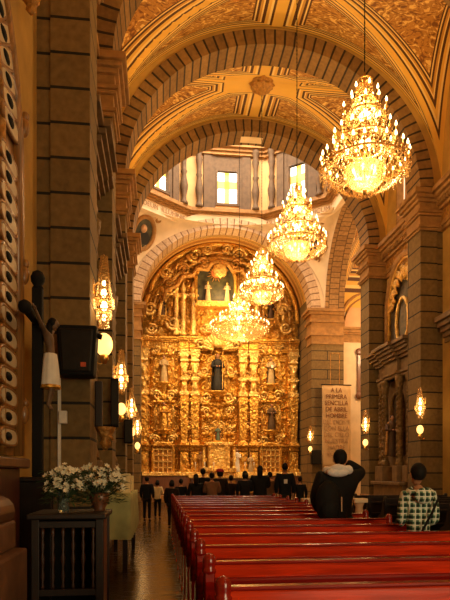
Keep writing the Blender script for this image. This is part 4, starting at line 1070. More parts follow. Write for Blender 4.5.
# portrait medallion on the far left pendentive (and its twin on the right)
def medallion(sx, label):
    q0 = .44 if sx < 0 else .5
    c = pend_pt(q0, .60, sx, 1); ca = pend_pt(q0 + .06, .60, sx, 1); cb = pend_pt(q0, .66, sx, 1)
    X = (ca - c).normalized(); 
    if X.x * sx > 0 and sx < 0: X = X
    Zv = (cb - c); Zv = (Zv - X * Zv.dot(X)).normalized(); Yv = Zv.cross(X).normalized()
    ctr = Vector((XC, CY, c.z))
    if Yv.dot(ctr - c) < 0: Yv = -Yv; X = -X
    def P(a, b, d): return c + X * a + Zv * b + Yv * d
    o = empty('portrait_medallion', c, 0, label, 'medallion', 'portraits under the dome')
    WB().poly([P(.52 * math.cos(2 * PI * k / 28), .72 * math.sin(2 * PI * k / 28), .10) for k in range(28)], -Yv * .08).build('painting', DARKGREEN, o)
    WB().tube([P(.58 * math.cos(2 * PI * k / 32), .78 * math.sin(2 * PI * k / 32), .13) for k in range(33)], .11, 8, False).build('oval_frame', MOULD, o, True)
    f = WB().ball(P(.04, .22, .10), (.17, .17, .21), 10, 8); f.build('painted_face', plain('painted_skin', (.60, .36, .20), .6), o, True)
    f = WB().poly([P(a, b, .14) for a, b in ((-.40, -.5), (.36, -.5), (.42, -.1), (.2, .08), (-.2, .08), (-.40, -.12))], -Yv * .03); f.build('painted_robe', BLK, o)
    for (a, b, q, s2) in ((-.62, .85, .22, 1), (.62, .85, .22, -1), (-.75, -.62, .2, 1), (.8, -.55, .3, -1), (.9, .3, .22, 1), (0, .98, .18, 1), (0, -.98, .18, 1)):
        m = WB(); m.tube([P(a + s2 * q * (1 - .8 * k / 16) * math.cos(2.8 * PI * k / 16), b + q * (1 - .8 * k / 16) * math.sin(2.8 * PI * k / 16), .08) for k in range(17)], .075, 6); m.build('frame_scroll', MOULD, o, True)
medallion(-1, 'oval portrait of a dark robed monk on the left dome corner')
medallion(1, 'oval portrait with scrolled frame mostly behind the second chandelier')
# ------------------------------------------------------------ text banner on the right chancel pier
o = empty('text_banner', (9.2, 28.7, 2.2), 0, 'tall tan text banner with brown lettering on the right chancel pier', 'banner')
bl, br = at(322, 385, 28.7), at(350.5, 385, 28.7); zb, zt = 1.75, bl.z
m = WB(); m.grid(lambda i, j: ((bl.x + (br.x - bl.x) * i, 28.7 + .012 * math.sin(9 * i) + .01 * math.sin(14 * j), zb + (zt - zb) * j), (i, j)), 10, 16)
bm_ = m.build('cloth', plain('tan_banner_cloth', (.58, .38, .18), .85, 0, .12, 3), o, True)
md = bm_.modifiers.new('thick', 'SOLIDIFY'); md.thickness = .006
WB().tube([(bl.x - .05, 28.72, zt + .02), (br.x + .05, 28.72, zt + .02)], .035, 8).build('rod', IRON, o)
BROWN = plain('banner_ink', (.20, .07, .02), .8)
FADED = plain('faded_banner_ink', (.40, .22, .09), .8)
lines = ['A LA', 'PRIMERA', 'SENCILLA', 'DE ABRIL', 'HOMBRE', 'DEL DIOS T', 'CON ELLA', 'DEL CIELO', 'NUESTRA', 'MADRE', 'POR LA', 'FE']
for k, tx in enumerate(lines):
    cu = bpy.data.curves.new('banner_lettering', 'FONT'); cu.body = tx; cu.size = .34; cu.extrude = .004; cu.align_x = 'CENTER'; cu.align_y = 'CENTER'
    cu.materials.append(BROWN if k < 5 else FADED)
    t = text_mesh('banner_lettering', cu); COL.objects.link(t); t.parent = o
    t.location = Vector(((bl.x + br.x) / 2, 28.66, zt - .28 - .335 * k)) - Vector(o.location); t.rotation_euler = (PI / 2, 0, 0)
    t.scale = (.86, 1, 1)
# dark carved picture frame on the transept wall
o = empty('picture_frame', (11.35, 29.2, 5.6), 0, 'tall dark carved picture frame on the cream transept wall', 'picture')
a, b = at(357, 352, 29.2), at(371, 396, 29.2)
m = WB()
for (x0, x1, z0, z1) in ((a.x, a.x + .2, b.z, a.z), (b.x - .2, b.x, b.z, a.z), (a.x, b.x, a.z - .2, a.z), (a.x, b.x, b.z, b.z + .2)): m.bx(x0, x1, 29.12, 29.24, z0, z1, .03)
for q in ((a.x + .1, a.z), (a.x + .1, b.z), (b.x - .1, a.z), (b.x - .1, b.z)): m.ball((q[0], 29.14, q[1]), (.2, .08, .2), 10, 6)
m.build('frame', REDWOOD, o); WB().bx(a.x + .18, b.x - .18, 29.19, 29.22, b.z + .15, a.z - .15).build('canvas', PINK, o)
# slim black column loudspeakers on the piers
def column_speaker(loc, size, label):
    o = empty('column_speaker', loc, 0, label, 'loudspeaker', 'slim loudspeakers on the piers')
    w, d, h = size
    MB().box((0, 0, h / 2), (w, d, h), None, .02).build('cabinet', BLACK, o)
    MB().box((0, -d / 2 - .004, h / 2), (w * .8, .01, h * .9), None, .003).build('grille', IRON, o)
    MB().bx(-.03, .03, d / 2, d / 2 + .08, h * .4, h * .6).build('wall_bracket', IRON, o)
column_speaker((-.93, 11.78, 2.45), (.16, .16, 1.0), 'slim black loudspeaker on the second left pier under the globe lamp')
column_speaker((-.90, 16.3, 2.35), (.24, .2, .68), 'small black loudspeaker on the third left pier')
column_speaker((8.15, 28.75, 1.95), (.5, .3, .75), 'black loudspeaker at the lower left edge of the text banner')
# piece of carved ledge at the right edge of the picture
o = empty('corbel_ledge', (8.95, 15.9, 5.9), 0, 'carved stone ledge on the right wall cut by the picture edge', 'ledge')
m = WB()
for (z0, z1, e) in ((5.5, 5.65, .05), (5.65, 5.8, .12), (5.8, 5.95, .2), (5.95, 6.1, .3), (6.1, 6.25, .4)): m.bx(WR - e, WR - .005, 13.5, 16.35, z0, z1, .01)
m.build('moulding', SIDE_STONE, o)
# ------------------------------------------------------------ near left: gilded arched frame with cream ovals
o = empty('arched_wall_shrine', (WL + .02, 5.6, 1.65), 0, 'tall arched gilded wall shrine with a column of cream oval plaques', 'shrine')
FR_W = wood_mat('gilded_brown_wood', (.30, .13, .03), .4, .3, 2)
yc, R_, zc = 4.86, 2.0, 5.1
def fp(rr, t, x): return (WL + x, yc + rr * math.cos(t), zc + rr * math.sin(t))
m = WB().poly([(WL + .01, yc - R_, 1.7), (WL + .01, yc + R_, 1.7)] + [fp(R_, PI * k / 30, .01) for k in range(31)], (.04, 0, 0)); m.build('back_board', FR_W, o)
for rr, t, x in ((R_, .075, .08), (R_ - .62, .04, .07), (R_ - 1.22, .04, .07)):
    m = WB().tube([(WL + x, yc + rr, 1.7)] + [fp(rr, PI * k / 40, x) for k in range(41)] + [(WL + x, yc - rr, 1.7)], t, 8); m.build('arch_moulding', GOLD_DK if rr < R_ else FR_W, o, True)
CRM = plain('cream_plaque', (.62, .50, .32), .5, 0, .15, 5)
def plaque(y, z, rot=0):
    R = Matrix.Rotation(rot, 3, 'X')
    def loc(a, b, d): return Vector((WL + d, y, z)) + R @ Vector((0, a, b))
    out = []
    for k in range(24):
        t = 2 * PI * k / 24; c, s_ = math.cos(t), math.sin(t)
        a = math.copysign(abs(c) ** .6, c) * .30; b = math.copysign(abs(s_) ** .6, s_) * .080
        out.append((a, b))
    p = WB().poly([loc(a, b, .055) for a, b in out], (.05, 0, 0)).build('oval_plaque', CRM, o)
    WB().tube([loc(a * 1.12, b * 1.18, .09) for a, b in out + out[:1]], .022, 6, False).build('plaque_rim', FR_W, p, True)
    WB().ball(loc(-.06, .0, .105), (.03, .12, .05), 10, 6).build('plaque_shadow_hole', BLACK, p, True)  # black ball stands for the shadowed hole in the plaque
for k in range(15): plaque(6.41, 1.90 + .218 * k)
for k in range(14): t = .09 + k * .13; q = fp(R_ - .36, t, 0); plaque(q[1], q[2] + .15, t)
for zz in (3.85, 5.6, 2.2):
    m = WB().ball((WL + .14, yc + R_ + .02, zz), (.07, .06, .12), 10, 8); m.ball((WL + .16, yc + R_ + .02, zz + .13), (.05, .045, .06), 8, 6).build('carved_knob', FR_W, o, True)
# stepped base under the shrine
o = empty('stepped_plinth', (-1.5, 4.4, 0), 0, 'brown stepped stone plinth in the lower left corner', 'plinth')
PL = plain('brown_plinth_stone', (.15, .065, .028), .55, 0, .3, 4, .3)
WB().bx(WL + .01, -1.17, 2.0, 5.15, 0, .84, .02).build('lower_block', PL, o)
WB().bx(WL + .01, -1.27, 2.0, 5.16, .84, 1.08, .02).build('upper_block', PL, o)
WB().tube([(-1.42, 2.0, 1.16), (-1.42, 5.16, 1.16)], .14, 14).bx(WL + .01, -1.42, 2.0, 5.16, 1.08, 1.29, .02).build('rounded_cushion_moulding', PL, o, True)
PED = wood_mat('dark_red_wood', (.075, .022, .010), .4, .2, 2)
o = empty('shrine_pedestal', (-1.55, 6.0, 0), 0, 'dark red wooden pedestal under the arched shrine', 'pedestal')
WB().bx(WL + .01, -1.56, 5.18, 6.50, 0, 1.55, .01).build('body', PED, o)
WB().bx(WL + .01, -1.46, 5.16, 6.56, 1.55, 1.66, .02).build('ledge', PED, o)
# carved bracket high on the left wall
o = empty('hanging_bracket', (WL + .15, 7.0, 7.05), 0, 'carved gilded bracket tip high on the left wall, at the top of the picture', 'bracket')
m = WB().lathe([(.02, 0), (.06, .05), (.05, .1), (.12, .2), (.09, .3), (.16, .5), (.14, .7), (.2, .9), (.2, 1.0)], (WL + .2, 7.0, 7.05), 14, fn=lambda a, z: 1 + .12 * math.cos(6 * a)); m.build('corbel', GOLD_DK, o, True)
# ------------------------------------------------------------ crucifix
CYY = 6.95
o = empty('cross', (-1.46, CYY, 1.45), 0, 'black wooden cross with ball finial standing by the left wall', 'cross')
WB().bx(-1.52, -1.40, CYY - .06, CYY + .06, 1.45, 3.72, .015).build('upright', BLACK, o)
WB().tube([(-1.46, 6.32, 3.31), (-1.46, 7.58, 3.31)], .055, 10).build('cross_beam', BLACK, o)
WB().ball((-1.46, 6.30, 3.31), (.075, .085, .075), 12, 8).build('beam_end', BLACK, o, True)
WB().lathe([(.07, 3.72), (.05, 3.75), (.08, 3.80), (.085, 3.85), (.06, 3.91), (.01, 3.94)], (-1.46, CYY, 0), 14).build('ball_finial', BLACK, o, True)
o = empty('dark_cabinet', (-1.48, 7.0, 0), 0, 'dark wooden cabinet carrying the black cross', 'cabinet')
WB().bx(WL + .01, -1.24, 6.62, 7.38, 0, 1.40, .01).build('body', DARKWOOD, o); WB().bx(WL + .01, -1.20, 6.60, 7.40, 1.40, 1.45, .01).build('top', DARKWOOD, o)
for k in range(2): WB().bx(-1.245, -1.225, 6.66 + .35 * k, 6.98 + .35 * k, .1, 1.3, .008).build('door', DARKWOOD, o)
# loudspeaker on the nearest pier
o = empty('loudspeaker', (-1.12, 7.95, 2.8), 0, 'large black loudspeaker with red badge on the nearest left pier', 'loudspeaker')
m = WB(); 
def trap(m, z0, z1, a0, a1, y0, y1): 
    q = [m.v(p) for p in ((-1.12 - a0, y0, z0), (-1.12 + a0, y0, z0), (-1.12 + a0, y1, z0), (-1.12 - a0, y1, z0), (-1.12 - a1, y0, z1), (-1.12 + a1, y0, z1), (-1.12 + a1, y1, z1), (-1.12 - a1, y1, z1))]
    fs = [m.f([q[i] for i in f]) for f in ((3, 2, 1, 0), (4, 5, 6, 7), (0, 1, 5, 4), (1, 2, 6, 5), (2, 3, 7, 6), (3, 0, 4, 7))]
    bmesh.ops.bevel(m.bm, geom=list({e for f in fs for e in f.edges}), offset=.03, segments=2, profile=.5, affect='EDGES')
trap(m, 2.82, 3.50, .225, .27, 7.72, 8.06); m.build('cabinet', BLACK, o)
m = WB(); trap(m, 2.86, 3.45, .195, .235, 7.70, 7.76); m.build('grille', IRON, o)
WB().bx(-1.06, -.99, 7.688, 7.70, 2.93, 2.99, .002).build('red_badge', plain('red_badge', (.55, .08, .02), .5), o, label='small red badge')
WB().tube([(-.87, 7.9, 3.4), (-.80, 7.9, 3.38)], .04, 8).build('side_knob', BLACK, o)
WB().bx(-1.2, -1.04, 8.05, 8.195, 3.0, 3.3).build('wall_bracket', IRON, o)
# conduit on the pier
o = empty('wall_conduit', (-1.42, 8.19, 1.5), 0, 'thin white cable conduit with switch box down the nearest left pier', 'conduit')
WB().bx(-1.44, -1.40, 8.155, 8.198, .7, 2.85).build('pipe', WHITE, o); WB().bx(-1.42, -1.31, 8.11, 8.198, 2.2, 2.38, .01).build('junction_box', WHITE, o)
# carved corbels on the second pier, beneath the sconce
o = empty('carved_bracket', (-1.1, 8.9, 1.9), 0, 'gilded carved wooden bracket at the back corner of the nearest left pier', 'bracket')
m = WB().lathe([(.03, 1.85), (.09, 1.95), (.07, 2.02), (.14, 2.15), (.16, 2.2)], (-.83, 8.72, 0), 12); scroll(m, (-.80, 8.68, 2.0), .08, 1.4, .03); m.build('corbel', GOLD_DK, o, True)
WB().bx(-.985, -.87, 8.66, 8.78, 2.2, 2.9, .02).build('dark_board', DARKWOOD, o)
# ------------------------------------------------------------ spindle stand with flowers
o = empty('spindle_stand', (-.87, 5.5, 0), 0, 'dark wooden stand with turned spindle front beneath the white flowers', 'stand')
x0, x1, y0, y1, zt = -1.15, -.52, 5.22, 5.86, 1.13
WB().bx(x0 - .04, x1 + .03, y0 - .04, y1 + .03, zt - .05, zt, .012).build('top', DARKWOOD, o)
for (a, b) in ((x0 + .03, y0 + .03), (x1 - .03, y0 + .03), (x0 + .03, y1 - .03), (x1 - .03, y1 - .03)): WB().bx(a - .035, a + .035, b - .035, b + .035, 0, zt - .05, .006).build('post', DARKWOOD, o)
for z in (.12, .38, zt - .13): WB().bx(x0 + .05, x1 - .05, y0 + .01, y0 + .05, z, z + .06, .004).build('rail', DARKWOOD, o)
WB().bx(x1 - .05, x1 - .015, y0 + .05, y1 - .05, .1, zt - .05).build('side_panel', REDWOOD, o); WB().bx(x0 + .015, x0 + .05, y0 + .05, y1 - .05, .1, zt - .05).build('side_panel', DARKWOOD, o)
WB().bx(x0 + .05, x1 - .05, y1 - .05, y1 - .02, .1, zt - .05).build('back_panel', BLACK, o)
sp = None
for k in range(6):
    xx = x0 + .09 + k * (x1 - x0 - .18) / 5
    prof = [(.014, .44), (.016, .47), (.010, .5), (.02, .56), (.011, .62), (.014, .66), (.022, .72), (.011, .78), (.019, .84), (.010, .9), (.018, .95), (.013, 1.0)]
    WB().lathe(prof, (xx, y0 + .03, 0), 10).build('spindle', plain('spindle_wood', (.05, .02, .01), .4) if not k else bpy.data.materials['spindle_wood'], o, True)
def bouquet(label, c, rx, rz, n, vase, seed):
    o = empty('flower_bouquet', (c[0], c[1], zt), 0, label, 'flowers')
    rg = random.Random(seed); PET = plain('cream_petals', (.74, .68, .50), .6, 0, .1, 10); LEAF = plain('dark_leaves', (.045, .075, .025), .5, 0, .4, 8)
    if vase == 'glass':
        g, nt, b, _ = new_mat('vase_glass'); b.inputs['Base Color'].default_value = (.75, .85, .75, 1); b.inputs['Transmission Weight'].default_value = .9; b.inputs['Roughness'].default_value = .08
        MB().lathe([(.045, 0), (.055, .02), (.05, .1), (.06, .17), (.07, .2), (.062, .2), (.045, .1), (.045, .03), (.0, .02)], (0, 0, 0), 16).build('vase', g, o, True)
    else: MB().lathe([(.06, 0), (.05, .02), (.09, .1), (.1, .16), (.08, .18), (.07, .16), (.0, .1)], (0, 0, 0), 16).build('vase', REDWOOD, o, True)
    st, lf = MB(), MB(); heads = []
    for k in range(n):
        a = rg.uniform(0, 2 * PI); u = rg.random() ** .6; v = rg.uniform(-.55, 1)
        p = Vector((rx * u * math.cos(a), rx * .8 * u * math.sin(a), c[2] - zt + rz * v * (1 - .45 * u)))
        st.tube([(rg.uniform(-.02, .02), rg.uniform(-.02, .02), .04), (p.x * .35, p.y * .35, p.z * .6), p], .004, 4)
        heads.append(p)
    for k in range(int(n * 4)):
        a = rg.uniform(0, 2 * PI); u = rg.uniform(.2, 1.0)
        p = Vector((rx * u * math.cos(a), rx * .8 * u * math.sin(a), c[2] - zt + rz * rg.uniform(-1.0, .6)))
        d = Vector((math.cos(a), math.sin(a), rg.uniform(-.3, .8))).normalized(); w = d.cross(Vector((0, 0, 1))).normalized() * .012; L = rg.uniform(.05, .1)
        q = [lf.v(p), lf.v(p + d * L * .5 + w), lf.v(p + d * L + Vector((0, 0, -.015))), lf.v(p + d * L * .5 - w)]
        lf.f(q)
    st.build('stems', LEAF, o); lf.build('leaves', LEAF, o)
    for p in heads:                                     # every blossom: a cup of petals
        m = MB(); ax_ = Vector((p.x * 1.2, p.y * 1.2 - .1, .12 + rg.uniform(-.05, .1))).normalized(); e = ax_.orthogonal().normalized(); f = ax_.cross(e)
        r = rg.uniform(.022, .038)
        for k in range(6):
            t = 2 * PI * k / 6; d = e * math.cos(t) + f * math.sin(t); w = ax_.cross(d) * r * .36
            q = [m.v(p), m.v(p + d * r * .6 + ax_ * r * .35 + w), m.v(p + d * r * 1.15 + ax_ * r * .45), m.v(p + d * r * .6 + ax_ * r * .35 - w)]; m.f(q)
        m.ball(p + ax_ * r * .2, r * .22, 6, 4)
        m.build('blossom', PET, o)
bouquet('small white flowers in a clear glass vase on the left of the spindle stand', (-.90, 5.40, 1.40), .18, .19, 95, 'glass', 1)
bouquet('white lilies with dark leaves in a brown bowl on the right of the spindle stand', (-.585, 5.58, 1.41), .23, .20, 110, 'bowl', 2)
# ------------------------------------------------------------ draped side table with cream candle blocks
o = empty('draped_table', (-1.1, 9.9, 0), 0, 'long side table draped in pale green cloth behind the flowers', 'table')
X0, X1, Y0, Y1, ZT = -.92, -.46, 8.45, 11.2, 1.16
WB().bx(X0, X1, 8.45, Y1, ZT - .05, ZT, .01).build('tabletop', DARKWOOD, o)
for (a, b) in ((X0 + .06, 8.52), (X1 - .06, 8.52), (X0 + .06, Y1 - .06), (X1 - .06, Y1 - .06)): WB().bx(a - .035, a + .035, b - .035, b + .035, 0, ZT - .05).build('leg', DARKWOOD, o)
m = WB()
per = [(X0 - .02, 8.43), (X1 + .02, 8.43), (X1 + .02, Y1 + .02), (X0 - .02, Y1 + .02)]
pts = []
for k in range(4):
    a, b = Vector(per[k]), Vector(per[(k + 1) % 4]); nn = int((b - a).length / .05)
    for j in range(nn): pts.append((a.lerp(b, j / nn), (b - a).normalized()))
rows = []
for r in range(7):
    u = r / 6; row = []
    for k, (p, d) in enumerate(pts):
        nrm = Vector((d.y, -d.x)); off = u * (.012 + .022 * math.sin(k * .9))
        row.append(m.v((p.x + nrm.x * off, p.y + nrm.y * off, ZT + .012 - u * .66)))
    rows.append(row)
for r in range(6):
    for k in range(len(pts)): m.f([rows[r][k], rows[r][(k + 1) % len(pts)], rows[r + 1][(k + 1) % len(pts)], rows[r + 1][k]])
m.f(rows[0])
m.build('cloth', CLOTH_GREEN, o, True)
WAXB = plain('cream_wax', (.80, .64, .32), .6, 0, .1, 4)
for k, (x, y, w, h) in enumerate(((-.56, 9.2, .17, .32), (-.55, 10.3, .15, .28), (-.75, 9.7, .12, .2))):
    o = empty('candle_block', (x, y, ZT + .012), 0, 'cream wax block candle on the green draped table, %s' % ['large and nearest', 'farther along', 'short, behind the largest'][k], 'candle', 'wax candles on the draped table')
    MB().box((0, 0, h / 2), (w, w, h), None, .015).build('wax', WAXB, o); MB().tube([(0, 0, h), (.003, 0, h + .03)], .004, 5).build('wick', BLACK, o)
# two pale pedestals between the pews and the chancel
for k, (px, yy) in enumerate(((307.5, 11.0), (359, 9.0))):
    c = at(px, 498, yy); ct = at(px, 498, yy).z
    o = empty('small_pedestal', (c.x, yy, 0), 0, 'pale carved pedestal %s of the person in the dark coat' % ['left', 'right'][k], 'pedestal')
    MB().lathe([(.12, 0), (.12, .1), (.08, .16), (.06, .4), (.085, .7), (.06, ct - .15), (.09, ct - .08)], (0, 0, 0), 12).build('shaft', PINK, o, True); MB().box((0, 0, ct - .04), (.23, .23, .07), None, .01).build('capital', CREAM, o)
# ------------------------------------------------------------ people
def skin_mesh(chains, sub=2):
    """chains: list of (points, radii) sharing the first point if equal; returns a bmesh of the skinned body"""
    vs, rs, es, idx = [], [], [], {}
    roots = []
    for pts, rad in chains:
        prev = None
        for p, r in zip(pts, rad):
            key = tuple(round(c, 4) for c in p)
            if key not in idx:
                idx[key] = len(vs); vs.append(p); rs.append(r)
                if prev is None: roots.append(idx[key])
            i = idx[key]
            if prev is not None and prev != i: es.append((prev, i))
            prev = i
    me = bpy.data.meshes.new('body_skeleton'); me.from_pydata(vs, es, [])
    ob = bpy.data.objects.new('body_skeleton', me); COL.objects.link(ob)
    ob.modifiers.new('skin', 'SKIN'); sb = ob.modifiers.new('sub', 'SUBSURF'); sb.levels = sub; sb.render_levels = sub
    sk = me.skin_vertices[0].data
    for i, r in enumerate(rs):
        sk[i].radius = r if isinstance(r, tuple) else (r, r); sk[i].use_root = i in roots
    dg = bpy.context.evaluated_depsgraph_get(); dg.update()
    ev = ob.evaluated_get(dg).to_mesh()
    bm = bmesh.new(); bm.from_mesh(ev)
    ob.evaluated_get(dg).to_mesh_clear(); bpy.data.objects.remove(ob); bpy.data.meshes.remove(me)
    return bm
def hand_chains(w, d, k, side):
    """palm and five fingers from wrist w along direction d"""
    w, d = Vector(w), Vector(d).normalized(); s = d.cross(Vector((0, 1, 0.2)))
    s = s.normalized() if s.length > .1 else Vector((1, 0, 0)); n = d.cross(s)
    ch = [([tuple(w), tuple(w + d * .045 * k), tuple(w + d * .085 * k)], [.026 * k, (.036 * k, .02 * k), (.036 * k, .018 * k)])]
    for j in range(4):
        o = (j - 1.5) * .019 * k; L = (.062, .075, .07, .055)[j] * k
        b = w + d * .075 * k + s * o
        ch.append(([tuple(b), tuple(b + d * L * .5 + n * .008 * k), tuple(b + d * L * .85 + n * .03 * k)], [.0095 * k, .009 * k, .0075 * k]))
    b = w + d * .03 * k - s * .024 * k * side
    ch.append(([tuple(b), tuple(b + d * .03 * k - s * .022 * k * side), tuple(b + d * .058 * k - s * .026 * k * side + n * .012 * k)], [.011 * k, .0105 * k, .008 * k]))
    return ch
def person(label, loc, rz, H=1.7, coat=BLACK, legs=BLACK, hair='short', hair_mat=HAIR, seated=False, arms='down', coat_len=.80, bulk=1.0, skin=SKIN, extras=(), head_dx=0.0, lean=0.0, group=None):
    o = empty('person', loc, rz, label, 'person', group)
    k = H / 1.75
    def V(x, y, z): return (x * k, (y + lean * max(0, z - .9)) * k, z * k)
    dz = -.43 if seated else 0.0
    sh, el, wr, hd = {}, {}, {}, {}
    for s in (-1, 1):
        sh[s] = V(s * .185 * (.5 + .5 * bulk), 0, 1.43 + dz)
        mode = arms[0 if s < 0 else 1] if isinstance(arms, tuple) else arms
        if mode == 'down': el[s], wr[s] = V(s * .25, -.02, 1.14 + dz), V(s * .24, .08, .90 + dz); hd[s] = (0, .25, -1)
        elif mode == 'front': el[s], wr[s] = V(s * .25, .02, 1.16 + dz), V(s * .08, .26, 1.22 + dz); hd[s] = (-s * .4, .6, .6)
        elif mode == 'raised': el[s], wr[s] = V(s * .38, .12, 1.50 + dz), V(s * .15, .17, 1.66 + dz); hd[s] = (-s * .55, .0, .8)
        elif mode == 'pocket': el[s], wr[s] = V(s * .30, -.06, 1.16 + dz), V(s * .20, .10, .99 + dz); hd[s] = (-s * .5, .5, -.4)
        elif mode == 'close': el[s], wr[s] = V(s * .205, .0, 1.14 + dz), V(s * .12, .2, 1.08 + dz); hd[s] = (-s * .4, .8, .1)
        elif mode == 'cross': el[s], wr[s] = V(s * .40, 0, 1.55 + dz), V(s * .66, 0, 1.66 + dz); hd[s] = (s, 0, .1)
    bb = min(1.0, bulk)
    pel, wai, che, nb, nk = V(0, 0, .95 + dz), V(0, .01, 1.14 + dz), V(0, 0, 1.34 + dz), V(0, -.005, 1.48 + dz), V(0, .015, 1.56 + dz)
    chains = [([pel, wai, che, nb, nk], [(.145 * k * bb, .105 * k * bb), (.125 * k * bb, .095 * k * bb), (.155 * k * bb, .11 * k * bb), .07 * k, .052 * k])]
    leg = {}
    for s in (-1, 1):
        if seated: P = [pel, V(s * .10, .02, .50), V(s * .12, .42, .50), V(s * .12, .38, .09), V(s * .13, .52, .04)]
        else: P = [pel, V(s * .095, 0, .86), V(s * .10, .02, .50), V(s * .10, -.02, .09), V(s * .115, .13, .04)]
        R = [(.145 * k * bb, .105 * k * bb), .088 * k * bb, .058 * k, .042 * k, .036 * k]
        leg[s] = (P, R); chains.append((P, R))
        chains.append(([che, sh[s], el[s], wr[s]], [(.155 * k * bb, .11 * k * bb), .062 * k * bb, .044 * k * bb, .029 * k]))
        chains += hand_chains(wr[s], hd[s], k, s)
    bm = skin_mesh(chains)
    mb = MB(); mb.bm.free(); mb.bm = bm; mb.uv = bm.loops.layers.uv.verify()
    hx, hy, hz = head_dx * k, (.02 + lean * (.74)) * k, (1.66 + dz) * k
    # head: skull, jaw, nose, ears, eye sockets, lips
    mb.ball((hx, hy - .005 * k, hz + .02 * k), (.076 * k, .095 * k, .105 * k), 18, 12); mb.ball((hx, hy + .025 * k, hz - .05 * k), (.058 * k, .065 * k, .065 * k), 14, 9)
    mb.ball((hx, hy + .098 * k, hz - .01 * k), (.013 * k, .02 * k, .026 * k), 8, 6); mb.ball((hx, hy + .086 * k, hz - .058 * k), (.024 * k, .01 * k, .009 * k), 8, 5)
    for s in (-1, 1):
        mb.ball((hx + s * .078 * k, hy, hz), (.012 * k, .022 * k, .033 * k), 8, 6); mb.ball((hx + s * .03 * k, hy + .082 * k, hz + .02 * k), (.014 * k, .01 * k, .009 * k), 8, 5)
    mb.build('body', skin, o, True, normals=False)
    def wear(name, ch, mat, sub=2):
        b2 = skin_mesh(ch, sub); m2 = MB(); m2.bm.free(); m2.bm = b2; m2.uv = b2.loops.layers.uv.verify()
        return m2.build(name, mat, o, True, normals=False)
    B = bulk
    cz = coat_len
    hem = V(0, 0, cz + dz) if not seated else V(0, .02, .46)
    cc = [([hem, pel, wai, che, V(0, -.005, 1.47 + dz)], [(.175 * k * B, .13 * k * B), (.175 * k * B, .13 * k * B), (.165 * k * B, .125 * k * B), (.18 * k * B, .135 * k * B), .085 * k])]
    for s in (-1, 1): cc.append(([che, sh[s], el[s], tuple(Vector(el[s]).lerp(Vector(wr[s]), .9))], [(.18 * k * B, .135 * k * B), .085 * k * B, .066 * k * B, .046 * k * B]))
    ct = wear('coat', cc, coat)
    tr = []
    for s in (-1, 1):
        P, R = leg[s]; tr.append((P[:4], [(.152 * k * bb, .115 * k * bb), .100 * k * bb, .070 * k, .056 * k]))
    wear('trousers', tr, legs)
    for s in (-1, 1):
        P = leg[s][0]; wear('shoe', [([V(P[3][0] / k, P[3][1] / k - .04, .05), V(P[3][0] / k, P[3][1] / k + .06, .048), V(P[4][0] / k, P[4][1] / k + .03, .036)], [.044 * k, .048 * k, .034 * k])], BLACK, 1)
    if hair:
        h = MB()
        h.ball((hx, hy - .022 * k, hz + .035 * k), (.088 * k, .098 * k, .108 * k), 16, 10)
        if hair == 'long':
            h.tube([(hx, hy - .06 * k, hz + .04 * k), (hx, hy - .085 * k, hz - .08 * k), (hx, hy - .09 * k, hz - .2 * k), (hx, hy - .08 * k, hz - .30 * k)], [.085 * k, .085 * k, .075 * k, .03 * k], 10)
        if hair == 'bun': h.ball((hx, hy - .11 * k, hz + .08 * k), .045 * k, 10, 8)
        if hair == 'bob': h.tube([(hx, hy - .03 * k, hz + .05 * k), (hx, hy - .05 * k, hz - .03 * k), (hx, hy - .05 * k, hz - .11 * k)], [.095 * k, .105 * k, .08 * k], 12)
        h.build('hair', hair_mat, o, True)
    for e in extras: e(o, k, V, hx, hy, hz, dz)
    return o
def ring_pts(c, rx, ry, n=20, tilt=0): return [(c[0] + rx * math.cos(2 * PI * i / n), c[1] + ry * math.sin(2 * PI * i / n), c[2] + tilt * math.sin(2 * PI * i / n)) for i in range(n + 1)]
def white_hood(o, k, V, hx, hy, hz, dz):
    m = MB().tube(ring_pts(V(0, -.03, 1.52), .14 * k, .11 * k, 22, -.03 * k), [(.05 + .012 * math.sin(i * 1.3)) * k for i in range(23)], 10, False)
    m.ball(V(-.03, -.14, 1.50), (.15 * k, .06 * k, .06 * k), 12, 8); m.build('hood', plain('pale_grey_fleece', (.85, .82, .80), .95, 0, .1, 20), o, True)
def backpack(o, k, V, hx, hy, hz, dz):
    b = MB().ball(V(-.17, -.20, 1.13), (.17 * k, .11 * k, .27 * k), 16, 12).build('backpack', BLACK, o, True)
    MB().ball(V(-.17, -.28, 1.04), (.12 * k, .06 * k, .13 * k), 14, 10).build('pocket', BLACK, b)
    MB().tube([V(-.14, -.12, 1.36), V(-.16, -.02, 1.52), V(-.17, .12, 1.40), V(-.17, .14, 1.15)], .018 * k, 6).build('strap', BLACK, b)
    MB().tube([V(-.05, -.345, 1.2), V(-.05, -.35, 1.02)], .006, 5).build('zip', CREAM, b)
def grey_hem(o, k, V, hx, hy, hz, dz):
    MB().lathe([(.19 * k, .72 * k), (.205 * k, .73 * k), (.20 * k, .80 * k), (.18 * k, .81 * k)], (0, 0, 0), 22, 1, .78).build('shirt_hem', plain('grey_shirt', (.25, .26, .26), .9), o, True)
def shoulder_strap(o, k, V, hx, hy, hz, dz):
    b = MB().tube([V(.17, -.15, 1.42), V(.08, -.175, 1.25), V(-.06, -.19, 1.02), V(-.16, -.18, .86)], .014 * k, 6).build('bag_strap', BLACK, o, True)
def collar_hood(o, k, V, hx, hy, hz, dz):
    m = MB().tube(ring_pts(V(0, -.04, 1.47), .12 * k, .085 * k, 20, .02 * k), .04 * k, 8, False); m.ball(V(0, -.14, 1.43), (.12 * k, .05 * k, .09 * k), 12, 8); m.build('hood', PLAID, o, True)
